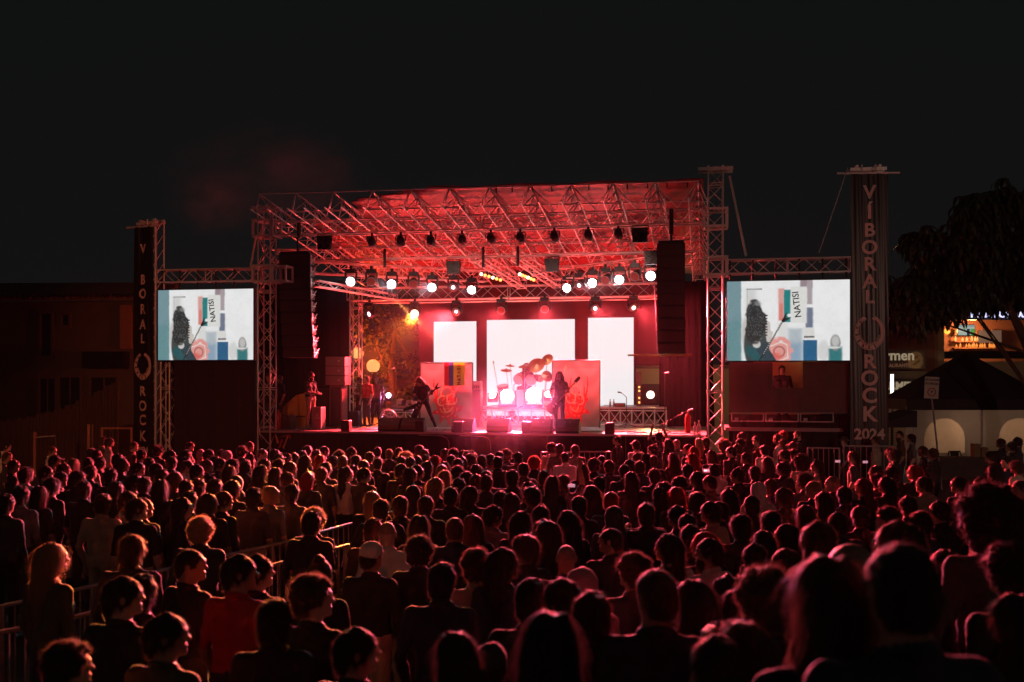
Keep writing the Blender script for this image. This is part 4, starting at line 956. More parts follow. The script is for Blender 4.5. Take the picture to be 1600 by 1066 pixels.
# ================================================================ people: one continuous implicit surface per body
class Sdf:
    def __init__(s, lo, hi, h):
        s.lo = np.array(lo, float); s.h = h; s.n = np.ceil((np.array(hi)-s.lo)/h).astype(int)+1
        s.F = np.full(s.n, .2, np.float32); s.T = np.zeros(s.n, np.int8); s.B = np.full(s.n, .2, np.float32)
        s.ax = [s.lo[i]+h*np.arange(s.n[i]) for i in range(3)]
    def _blk(s, lo, hi):
        a = np.clip(np.floor((np.array(lo)-s.lo)/s.h).astype(int), 0, s.n); b = np.clip(np.ceil((np.array(hi)-s.lo)/s.h).astype(int)+1, 0, s.n)
        sl = tuple(slice(a[i], b[i]) for i in range(3))
        P = np.stack(np.meshgrid(*[s.ax[i][sl[i]] for i in range(3)], indexing='ij'), -1); return sl, P
    def _mix(s, sl, d, k, tag_, sub=False):
        a = s.F[sl]
        if sub: d = -d; h = np.clip(.5-.5*(a-d)/k, 0, 1); s.F[sl] = a*(1-h)+d*h+k*h*(1-h); return
        h = np.clip(.5+.5*(a-d)/k, 0, 1); s.F[sl] = a*(1-h)+d*h-k*h*(1-h)
        if tag_ is not None: b = s.B[sl]; m = d < b; s.T[sl] = np.where(m, tag_, s.T[sl]); s.B[sl] = np.where(m, d, b)
    def cap(s, a, b, ra, rb, t=0, k=.025, sub=False):
        a = np.array(a, float); b = np.array(b, float); m = max(ra, rb)+.05
        sl, P = s._blk(np.minimum(a, b)-m, np.maximum(a, b)+m)
        if P.size == 0: return s
        ab = b-a; tt = np.clip(((P-a) @ ab)/max(1e-9, ab @ ab), 0, 1)
        d = np.linalg.norm(P-a-tt[..., None]*ab, axis=-1)-(ra+(rb-ra)*tt); s._mix(sl, d, k, t, sub); return s
    def ell(s, c, r, t=0, k=.025, sub=False, R=None):
        c = np.array(c, float); r = np.array(r, float); m = r.max()+.05; sl, P = s._blk(c-m, c+m)
        if P.size == 0: return s
        Q = P-c
        if R is not None: Q = Q @ R
        k0 = np.linalg.norm(Q/r, axis=-1); k1 = np.linalg.norm(Q/(r*r), axis=-1)
        d = k0*(k0-1)/np.maximum(k1, 1e-6); s._mix(sl, d, k, t, sub); return s
    def mesh(s, name, mats, remap=None):
        F = s.F.copy(); F[0] = F[-1] = .1; F[:, 0] = F[:, -1] = .1; F[:, :, 0] = F[:, :, -1] = .1
        S_ = F < 0; c = np.zeros(tuple(s.n-1), np.int8)
        for dx in (0, 1):
            for dy in (0, 1):
                for dz in (0, 1): c += S_[dx:s.n[0]-1+dx, dy:s.n[1]-1+dy, dz:s.n[2]-1+dz]
        act = (c > 0) & (c < 8); I = np.argwhere(act); idx = np.full(act.shape, -1, np.int32); idx[act] = np.arange(len(I))
        acc = np.zeros((len(I), 3)); cnt = np.zeros(len(I))
        for ax in range(3):
            o1, o2 = [q for q in range(3) if q != ax]
            for u in (0, 1):
                for v in (0, 1):
                    A = I.copy(); A[:, o1] += u; A[:, o2] += v; B = A.copy(); B[:, ax] += 1
                    fa = F[tuple(A.T)]; fb = F[tuple(B.T)]; m = (fa < 0) != (fb < 0)
                    t = np.where(m, fa/np.where(m, fa-fb, 1), 0); p = A.astype(float); p[:, ax] += t
                    acc += p*m[:, None]; cnt += m
        V = s.lo+s.h*acc/cnt[:, None]; Q = []
        for ax in range(3):
            o1, o2 = [(1, 2), (2, 0), (0, 1)][ax]
            sl0 = [slice(None)]*3; sl1 = [slice(None)]*3; sl0[ax] = slice(0, -1); sl1[ax] = slice(1, None)
            a = S_[tuple(sl0)]; b = S_[tuple(sl1)]; E = np.argwhere(a != b); E = E[(E[:, o1] > 0) & (E[:, o2] > 0) & (E[:, o1] < s.n[o1]-1) & (E[:, o2] < s.n[o2]-1)]
            flip = a[tuple(E.T)]
            def g(d1, d2): X = E.copy(); X[:, o1] -= d1; X[:, o2] -= d2; return idx[tuple(X.T)]
            q_ = np.stack([g(1, 1), g(0, 1), g(0, 0), g(1, 0)], 1); q_[~flip] = q_[~flip][:, ::-1]; Q.append(q_)
        Q = np.concatenate(Q); Q = Q[(Q >= 0).all(1)]
        tg = s.T[tuple(np.minimum(I[Q[:, 0]]+1, s.n-1).T)]
        me = bpy.data.meshes.new(name); me.vertices.add(len(V)); me.vertices.foreach_set('co', V.astype(np.float32).ravel())
        me.loops.add(Q.size); me.loops.foreach_set('vertex_index', Q.astype(np.int32).ravel()); me.polygons.add(len(Q)); me.polygons.foreach_set('loop_start', np.arange(0, Q.size, 4, dtype=np.int32))
        for m in mats: me.materials.append(m)
        me.polygons.foreach_set('material_index', tg.astype(np.int32)); me.polygons.foreach_set('use_smooth', np.ones(len(Q), bool))
        me.update(calc_edges=True); me.validate(); return me

def hand(s, wr, dirv, palmn, t, curl=.3, k=.006, side=1):
    """palm, four unequal bent fingers and a thumb leaving the side of the palm"""
    d = np.array(Vector(dirv).normalized()); n = np.array(Vector(palmn).normalized()); x = np.cross(d, n); x /= np.linalg.norm(x); n = np.cross(x, d); wr = np.array(wr, float)
    pc = wr+d*.045; s.cap(wr, wr+d*.02, .024, .026, t, .015)
    s.cap(pc-x*.02, pc+x*.02, .020, .020, t, .015); s.cap(pc+d*.03-x*.028, pc+d*.03+x*.028, .016, .015, t, .012)
    for i, (off, L) in enumerate(((-.030, .068), (-.010, .078), (.010, .073), (.029, .058))):
        b = pc+d*.04+x*off; c1 = curl; p = b; ang = c1
        for sg in (.45, .32, .23):
            e = p+(d*cos(ang)+n*sin(ang))*L*sg; s.cap(p, e, .0088, .0080, t, k); p = e; ang += c1*1.6
    b = wr+d*.025-x*side*.026; m_ = b+(d*.6-x*side*.75+n*.25)*.034; e = m_+(d*.95-x*side*.1+n*.35)*.028; s.cap(b, m_, .0105, .0095, t, .01); s.cap(m_, e, .0092, .008, t, k)
SK, TOP, LEG, SHO = 0, 1, 2, 3
def body(name, P=None, sleeve='short', wide=1.0, h=.0092, fem=False, jacket=False, lo=(-.62, -.5, 0), hi=(.62, .55, 2.3), headyaw=0, headtilt=0, stick=False):
    J = dict(pelvis=(0, 0, .95), chest=(0, .0, 1.28), neck=(0, -.015, 1.46), head=(0, .02, 1.62))
    for sx, k in ((-1, 'L'), (1, 'R')):
        J['sh'+k] = (sx*.185*wide, -.01, 1.40); J['el'+k] = (sx*.245*wide, -.03, 1.12); J['wr'+k] = (sx*.235*wide, .09, .88); J['hd'+k] = (0, .25, -1)
        J['hip'+k] = (sx*.085, 0, .92); J['kn'+k] = (sx*.105, .02, .50); J['an'+k] = (sx*.12, -.02, .09); J['toe'+k] = (sx*.14, .15, .045)
    if P: J.update(P)
    J = {k: np.array(v, float) for k, v in J.items()}
    JJ = {k: v for k, v in J.items() if v.ndim == 1 and k[:2] not in ('hd', 'pn')}
    zmax = max(J['head'][2]+.2, J['wrL'][2]+.22, J['wrR'][2]+.22, J['elL'][2]+.1, J['elR'][2]+.1)
    allp = np.array(list(JJ.values()))
    s = Sdf(allp.min(0)-np.array([.22, .22, .06]), np.array([allp[:, 0].max()+.22, allp[:, 1].max()+.22, zmax]), h)
    p, c, nk, hd = J['pelvis'], J['chest'], J['neck'], J['head']; X = (J['shR']-J['shL']); X = X/np.linalg.norm(X); ww = 1.05 if jacket else 1.0
    up = (nk-p)/np.linalg.norm(nk-p)
    w_ = p+(c-p)*.45
    s.cap(p-X*.065, p+X*.065, .118*ww, .118*ww, LEG if not jacket else TOP, .04)
    s.cap(p+up*.06-X*.06, w_-X*.055, .112*ww, (.098 if fem else .108)*ww, TOP, .04); s.cap(p+up*.06+X*.06, w_+X*.055, .112*ww, (.098 if fem else .108)*ww, TOP, .04)
    s.cap(w_-X*.055, c-X*.09*wide, .104*ww, .115*ww, TOP, .04); s.cap(w_+X*.055, c+X*.09*wide, .104*ww, .115*ww, TOP, .04)
    s.cap(J['shL']+X*.03, J['shR']-X*.03, .066*ww, .066*ww, TOP, .04)
    s.cap(c+(nk-c)*.72-X*.10, nk+(0, 0, .02), .05, .045, TOP, .03); s.cap(c+(nk-c)*.72+X*.10, nk+(0, 0, .02), .05, .045, TOP, .03)
    for q_ in range(16):
        a0 = 2*pi*q_/16; a1 = 2*pi*(q_+1)/16; r_ = lambda a: nk+np.array([.074*cos(a), .070*sin(a)+.004, .028-.022*sin(a)])
        s.cap(r_(a0), r_(a1), .012, .012, TOP, .008)
    hp = hd+np.array([0, -.01, -.05]); s.cap(nk, hp+np.array([0, -.012, 0]), .064, .061, SK, .025)
    # head
    cy, sy = cos(headyaw), sin(headyaw); Rz = np.array([[cy, -sy, 0], [sy, cy, 0], [0, 0, 1]]); ct, st = cos(headtilt), sin(headtilt); Rx = np.array([[1, 0, 0], [0, ct, -st], [0, st, ct]]); R = Rz @ Rx
    def H(x, y, z): return hd+R @ np.array([x, y, z])
    def E(cc, rr, sub=False, k=.02): s.ell(H(*cc), rr, SK, k, sub, R)
    E((0, -.012, .040), (.073, .096, .084)); E((0, -.04, -.02), (.062, .06, .07), k=.03); E((0, .030, .02), (.063, .068, .085)); E((0, .035, -.045), (.054, .058, .055), k=.03)
    E((0, .086, -.072), (.024, .020, .020)); E((0, .088, .048), (.05, .018, .016), k=.02)
    E((.030, .102, .024), (.017, .012, .011), True, .012); E((-.030, .102, .024), (.017, .012, .011), True, .012)
    E((.030, .086, .022), (.012, .012, .012), k=.004); E((-.030, .086, .022), (.012, .012, .012), k=.004)
    s.cap(H(0, .092, .035), H(0, .115, -.002), .008, .013, SK, .012); E((0, .098, -.036), (.024, .010, .007), k=.006); E((0, .097, -.047), (.020, .010, .006), k=.005)
    for sx in (-1, 1): E((sx*.078, -.004, .012), (.010, .020, .031), k=.008)
    for k, sx in (('L', -1), ('R', 1)):
        sh, el, wr = J['sh'+k], J['el'+k], J['wr'+k]; at_ = TOP; ft = SK if sleeve == 'short' else TOP; x_ = 1.22 if jacket else 1.0
        mid = sh+(el-sh)*.6; s.cap(sh, mid, .056*x_, .048*x_, TOP, .03); s.cap(mid, el, .047*x_, .040*x_, TOP if sleeve != 'none' else SK, .02)
        s.cap(el, el+(wr-el)*.3, .041*x_, .042*x_, ft, .02); s.cap(el+(wr-el)*.3, wr, .041*x_, .026*x_, ft, .02)
        pn = J.get('pn'+k, np.array([sx*-1., 0, .1])); hand(s, wr, J['hd'+k], pn, SK, float(J['cu'+k]) if 'cu'+k in J else .35, side=sx)
        hi_, kn, an, toe = J['hip'+k], J['kn'+k], J['an'+k], J['toe'+k]
        s.cap(hi_, kn, .088, .058, LEG, .03); s.cap(kn, kn+(an-kn)*.35, .055, .058, LEG, .02); s.cap(kn+(an-kn)*.35, an+(kn-an)*.08, .057, .042, LEG, .02)
        s.cap(an-(0, .02, .03), an-(0, .02, 0), .042, .045, SHO, .02); s.cap(an+np.array([0, 0, -.035]), toe, .043, .035, SHO, .02)
    G = np.stack(np.meshgrid(*s.ax, indexing='ij'), -1)[:]; q_ = G-nk
    under = (np.hypot(q_[..., 0], q_[..., 1]) < .13) & (q_[..., 2] < .030-.022*q_[..., 1]/.07) & (q_[..., 2] > -.16) & (s.T == SK)
    s.T[under] = TOP; del G, q_
    if fem: s.ell(c+np.array([0, .08, 0]), (.11, .06, .07), TOP, .04)
    # cloth folds
    A = (s.B < .03) & (np.isin(s.T, (TOP, LEG))) & (s.F > -.05)
    I = np.argwhere(A); Pp = s.lo+s.h*I; Q = Pp*np.array([1, 1, .55])
    s.F[A] += ((vnoise(Q, 13, 3)-.5)*.016+(vnoise(Q, 30, 5)-.5)*.006).astype(np.float32)
    me = s.mesh(name, [M['skin'], SHM['black'], M['jeans'], M['shoe_d']])
    return me, dict(head=hd, R=R, yaw=headyaw, tilt=headtilt, J=J)

def ribbons(mb_v, mb_f, pts, nrm, n, length, width, style, rs, droop=.8, out=.35):
    sel = rs.choice(len(pts), n)
    for i in sel:
        p = np.array(pts[i]); nn = np.array(nrm[i]); g = np.array([0, 0, -1.]); t = g-nn*(g @ nn); tl = np.linalg.norm(t); t = t/tl if tl > .15 else np.array([rs.randn()*.3, -.8, 0]); t = t/np.linalg.norm(t)
        d = t*droop+nn*out*rs.rand()+rs.randn(3)*(.12 if style != 'curl' else .5); d /= np.linalg.norm(d)
        L = length*(.5+rs.rand()); side = np.cross(d, nn); sl_ = np.linalg.norm(side); side = side/sl_ if sl_ > .1 else np.array([1., 0, 0])
        ns = 3 if style == 'straight' else 5; b = len(mb_v); ax = rs.randn(3); ax /= np.linalg.norm(ax)
        for j in range(ns+1):
            w_ = width*(1-j/ns*.8); mb_v.append(p-side*w_/2); mb_v.append(p+side*w_/2)
            if style == 'curl': d = d+np.cross(ax, d)*1.3+nn*.12; d /= np.linalg.norm(d)
            elif style == 'wave': d = d+side*.55*math.sin(j*2.2+i)+g*.25; d /= np.linalg.norm(d)
            else: d = d+g*.25; d /= np.linalg.norm(d)
            p = p+d*L/ns
        for j in range(ns): mb_f.append((b+2*j, b+2*j+1, b+2*j+3, b+2*j+2))
def add_ribbons(me, n, length, width, style, seed, droop=.8, out=.35):
    rs = np.random.RandomState(seed); nv = len(me.vertices); co = np.zeros(nv*3, np.float32); me.vertices.foreach_get('co', co); co = co.reshape(-1, 3)
    no = np.array([v.normal[:] for v in me.vertices]); V = []; Fc = []
    ribbons(V, Fc, co, no, n, length, width, style, rs, droop, out)
    m2 = bpy.data.meshes.new('tmp'); m2.from_pydata([tuple(v) for v in V], [], Fc)
    import bmesh
    bm = bmesh.new(); bm.from_mesh(me); nf0 = len(bm.faces); bm.from_mesh(m2); me.materials.append(M['fuzz_hair_k'])
    for f in bm.faces: f.smooth = True
    bm.faces.ensure_lookup_table()
    for f in bm.faces[nf0:]: f.material_index = 1
    bm.to_mesh(me); bm.free(); bpy.data.meshes.remove(m2); me.update(); return me
def hair_mesh(kind, seed=1):
    """built in the head's own frame (origin at the head centre, face towards +y)"""
    h = .0085; nz = lambda s, sc_, am, sd: None
    s = Sdf((-.26, -.28, -.62), (.26, .2, .26), h)
    def cutface(pl=.045, low=-.062):
        G = np.stack(np.meshgrid(*s.ax, indexing='ij'), -1)
        m = G[..., 1]*.92-G[..., 2]*.62-pl; s.F = np.maximum(s.F, m); s.F = np.maximum(s.F, low-G[..., 2]); return G
    def rough(am, sc_, st=(1, 1, 1)):
        A = np.abs(s.F) < .05; I = np.argwhere(A); P = (s.lo+s.h*I)*np.array(st); s.F[A] += ((vnoise(P, sc_, seed)-.5)*am+(vnoise(P, sc_*2.3, seed+3)-.5)*am*.5).astype(np.float32)
    def base(e, up=0):
        s.ell((0, -.012, .040+up), (.074+e, .098+e, .085+e), 0, .02); s.ell((0, -.045, -.025), (.064+e, .062+e, .075+e*.7), 0, .03)
    if kind == 'short': base(.014); cutface(.040, -.085); rough(.022, 30); n = (5200, .034, .0018, 'wave', .6, .6)
    elif kind == 'crop': base(.008); cutface(.044, -.075); rough(.010, 45); n = (3600, .014, .0014, 'straight', .3, .9)
    elif kind == 'messy': base(.020, .004); cutface(.036, -.095); rough(.026, 28); n = (4500, .050, .002, 'wave', .5, .7)
    elif kind == 'curly': s.ell((0, -.02, .052), (.115, .125, .112), 0, .02); s.ell((0, -.06, -.02), (.10, .07, .08), 0, .03); cutface(.030, -.12); rough(.040, 26); n = (4200, .040, .0022, 'curl', .2, .9)
    elif kind == 'afro': s.ell((0, -.02, .06), (.155, .155, .150), 0, .02); s.ell((0, -.06, -.05), (.145, .10, .10), 0, .03); cutface(.03, -.17); rough(.05, 22); n = (6000, .045, .0022, 'curl', .2, .9)
    elif kind in ('long', 'sleek', 'wavy'):
        e = .016 if kind != 'wavy' else .024; base(e); cutface(.036, -.3)
        wv = .0 if kind != 'wavy' else .02
        for sx in (-1, 1): s.cap((sx*.060, -.025, .03), (sx*(.082+wv), -.035, -.20), .034+wv*.6, .036+wv*.6, 0, .03)
        s.cap((0, -.06, .0), (0, -.085, -.30), .066+wv, .066+wv, 0, .04); s.cap((-.045, -.07, -.05), (-.05-wv, -.095, -.36), .045, .036+wv*.5, 0, .04); s.cap((.045, -.07, -.05), (.05+wv, -.095, -.36), .045, .036+wv*.5, 0, .04)
        s.ell((0, .09, -.03), (.058, .08, .075), 0, .01, True)
        rough(.028 if kind != 'wavy' else .042, 26 if kind != 'wavy' else 24, (1, 1, .28 if kind != 'wavy' else .5)); n = (5200, .12, .0024, 'wave', 1.0, .26 if kind != 'wavy' else .4)
        if kind == 'sleek': n = (2600, .08, .0018, 'straight', 1.0, .10)
    elif kind == 'bob': base(.020); cutface(.036, -.3); s.cap((0, -.04, .0), (0, -.045, -.07), .092, .094, 0, .03); s.ell((0, .09, -.04), (.060, .10, .085), 0, .01, True); rough(.014, 30, (1, 1, .3)); n = (2800, .05, .002, 'straight', 1.0, .2)
    elif kind == 'bun': base(.011); cutface(.040, -.085); s.ell((0, -.055, .145), (.042, .042, .038), 0, .015); rough(.008, 40); n = (1800, .022, .0015, 'straight', .7, .4)
    elif kind == 'tail': base(.011); cutface(.040, -.085); s.cap((0, -.11, .05), (0, -.135, -.02), .024, .030, 0, .02); s.cap((0, -.135, -.02), (0, -.10, -.22), .030, .014, 0, .02); rough(.008, 40); n = (1800, .03, .0015, 'straight', .9, .3)
    elif kind == 'bald': s.ell((0, -.012, .040), (.0755, .0985, .0865), 0, .02); cutface(.050, -.03); n = None
    elif kind == 'headbang': base(.022); s.cap((0, .05, .03), (0, .16, -.22), .09, .075, 0, .05); s.cap((-.06, .02, 0), (-.07, .12, -.30), .05, .04, 0, .04); s.cap((.06, .02, 0), (.07, .12, -.30), .05, .04, 0, .04); s.cap((0, -.05, 0), (0, -.02, -.2), .07, .06, 0, .04); rough(.036, 24, (1, 1, .5)); n = (4200, .10, .0024, 'wave', 1, .4)
    me = s.mesh('hair', [M['hair_k']])
    if n: add_ribbons(me, n[0], n[1], n[2], n[3], seed, n[4], n[5])
    return me
def hat_mesh(kind):
    s = Sdf((-.2, -.2, -.35), (.2, .26, .26), .0085); G = lambda: np.stack(np.meshgrid(*s.ax, indexing='ij'), -1)
    if kind == 'cap':
        s.ell((0, -.008, .050), (.090, .108, .088), 0, .01); g = G(); s.F = np.maximum(s.F, .045-g[..., 2]); s.ell((0, .115, .050), (.072, .075, .012), 0, .012); s.ell((0, -.008, .139), (.01, .01, .006), 0, .006)
    elif kind == 'beanie':
        s.ell((0, -.012, .055), (.088, .108, .098), 0, .01); g = G(); s.F = np.maximum(s.F, .012-g[..., 2]+g[..., 1]*-.15); s.cap((0, -.01, .03), (0, -.01, .031), .001, .001)
    elif kind == 'hat':
        s.ell((0, -.008, .085), (.085, .10, .075), 0, .01); s.ell((0, 0, .055), (.165, .185, .012), 0, .015); s.ell((0, 0, .17), (.02, .06, .02), 0, .02, True)
    elif kind == 'hood':
        s.ell((0, -.018, .035), (.108, .125, .125), 0, .02); s.cap((0, -.05, -.05), (0, -.07, -.17), .10, .11, 0, .04); s.cap((-.06, -.02, -.16), (.06, -.02, -.16), .09, .09, 0, .04); s.ell((0, .13, 0), (.072, .11, .095), 0, .015, True); s.ell((0, .12, -.12), (.05, .09, .08), 0, .02, True)
    if kind != 'cap':
        A = np.abs(s.F) < .04; I = np.argwhere(A); s.F[A] += ((vnoise((s.lo+s.h*I)*np.array([1, 1, .6]), 22, 2)-.5)*.012).astype(np.float32)
    return s.mesh(kind, [SHM['black']])
HAIR = {k: hair_mesh(k, i+1) for i, k in enumerate(['short', 'crop', 'messy', 'curly', 'afro', 'long', 'sleek', 'wavy', 'bob', 'bun', 'tail', 'bald', 'headbang'])}
HATS = {k: hat_mesh(k) for k in ('cap', 'beanie', 'hat', 'hood')}
MB_BEARD = None
def beard_mesh():
    s = Sdf((-.12, -.02, -.2), (.12, .16, .06), .007); s.ell((0, .045, -.065), (.060, .062, .060), 0, .02); s.ell((0, .07, -.11), (.04, .04, .05), 0, .03)
    g = np.stack(np.meshgrid(*s.ax, indexing='ij'), -1); s.F = np.maximum(s.F, g[..., 2]+.022-.0*g[..., 1]); s.ell((0, .105, -.042), (.018, .02, .006), 0, .004, True)
    A = np.abs(s.F) < .03; I = np.argwhere(A); s.F[A] += ((vnoise(s.lo+s.h*I, 40, 2)-.5)*.012).astype(np.float32)
    me = s.mesh('beard', [M['hair_k']]); add_ribbons(me, 700, .03, .0016, 'wave', 5, 1, .3); return me
BEARD = beard_mesh()

B = {}
B['plain'] = body('person')
B['plain2'] = body('person', dict(elL=(-.27, -.05, 1.13), elR=(.23, 0, 1.12), wrR=(.20, .14, .92)), wide=1.08, sleeve='long')
B['left'] = body('person', headyaw=radians(55)); B['right'] = body('person', headyaw=radians(-55)); B['lookleft'] = body('person', headyaw=radians(28), sleeve='long'); B['lookright'] = body('person', headyaw=radians(-28), sleeve='long')
B['woman'] = body('person', wide=.86, fem=True); B['woman2'] = body('person', wide=.86, fem=True, headyaw=radians(-20), headtilt=radians(-8), sleeve='long')
B['jacket'] = body('person', wide=1.12, jacket=True, sleeve='long', P=dict(elL=(-.33, -.05, 1.12), elR=(.33, -.05, 1.12), wrL=(-.29, .12, .93), wrR=(.29, .12, .93)))
B['crossed'] = body('person', dict(elL=(-.28, .02, 1.12), elR=(.28, .02, 1.12), wrL=(.05, .20, 1.16), wrR=(-.05, .22, 1.13), hdL=(1, .2, 0), hdR=(-1, .2, 0), pnL=(0, -1, 0), pnR=(0, -1, 0)))
B['drink'] = body('person', dict(elL=(-.30, .08, 1.16), wrL=(-.20, .24, 1.38), hdL=(.1, .1, 1), pnL=(1, .2, 0), cuL=.8))
B['armup'] = body('person', dict(elR=(.30, .10, 1.58), wrR=(.26, .17, 1.86), hdR=(0, .1, 1), pnR=(0, 1, 0), cuR=.15), sleeve='short')
B['phone'] = body('person', dict(elR=(.30, .22, 1.38), wrR=(.16, .36, 1.62), hdR=(-.4, .15, .9), pnR=(-.9, .1, -.4), cuR=.6), sleeve='long', headtilt=radians(6))
B['handsup'] = body('person', dict(elL=(-.33, .02, 1.58), elR=(.33, .02, 1.58), wrL=(-.20, .05, 1.83), wrR=(.20, .05, 1.83), hdL=(.3, 0, 1), hdR=(-.3, 0, 1), pnL=(0, 1, 0), pnR=(0, 1, 0), cuL=.2, cuR=.2))
hc = {k: {} for k in B}
_mm = {}
def matswap(o, i, m):
    o.material_slots[i].link = 'OBJECT'; o.material_slots[i].material = m
def person(bk, x, y, z, H, yaw, hair, hairc, top, skin='skin', leg='jeans', shoe='shoe_d', hat=None, hatc='black', beard=False, name='person', info=None, label=None, cat='person', group=None):
    me, inf = B[bk]; o = bpy.data.objects.new(name, me); link(o)
    s_ = H/1.76; o.location = (x, y, z); o.rotation_euler = (0, 0, yaw); o.scale = (s_, s_, s_)
    matswap(o, 0, M[skin]); matswap(o, 1, SHM[top]); matswap(o, 2, M[leg] if leg in M else SHM[leg]); matswap(o, 3, M[shoe])
    def child(me2, nm, m):
        c = bpy.data.objects.new(nm, me2); link(c, o); c.location = inf['head']; c.rotation_euler = (inf['tilt'], 0, inf['yaw']); matswap(c, 0, m)
        if len(c.material_slots) > 1: matswap(c, 1, M['fuzz_'+[q_ for q_ in ('hair_k', 'hair_b', 'hair_y', 'hair_r', 'stubble') if M[q_] is m][0]])
        return c
    if hair and hair != 'none': child(HAIR[hair], 'hair', M[hairc])
    if hat: child(HATS[hat], {'cap': 'cap', 'beanie': 'beanie', 'hat': 'hat', 'hood': 'hood'}[hat], SHM[hatc])
    if beard: child(BEARD, 'beard', M['hair_k'])
    if label: tag(o, label, cat, group)
    return o
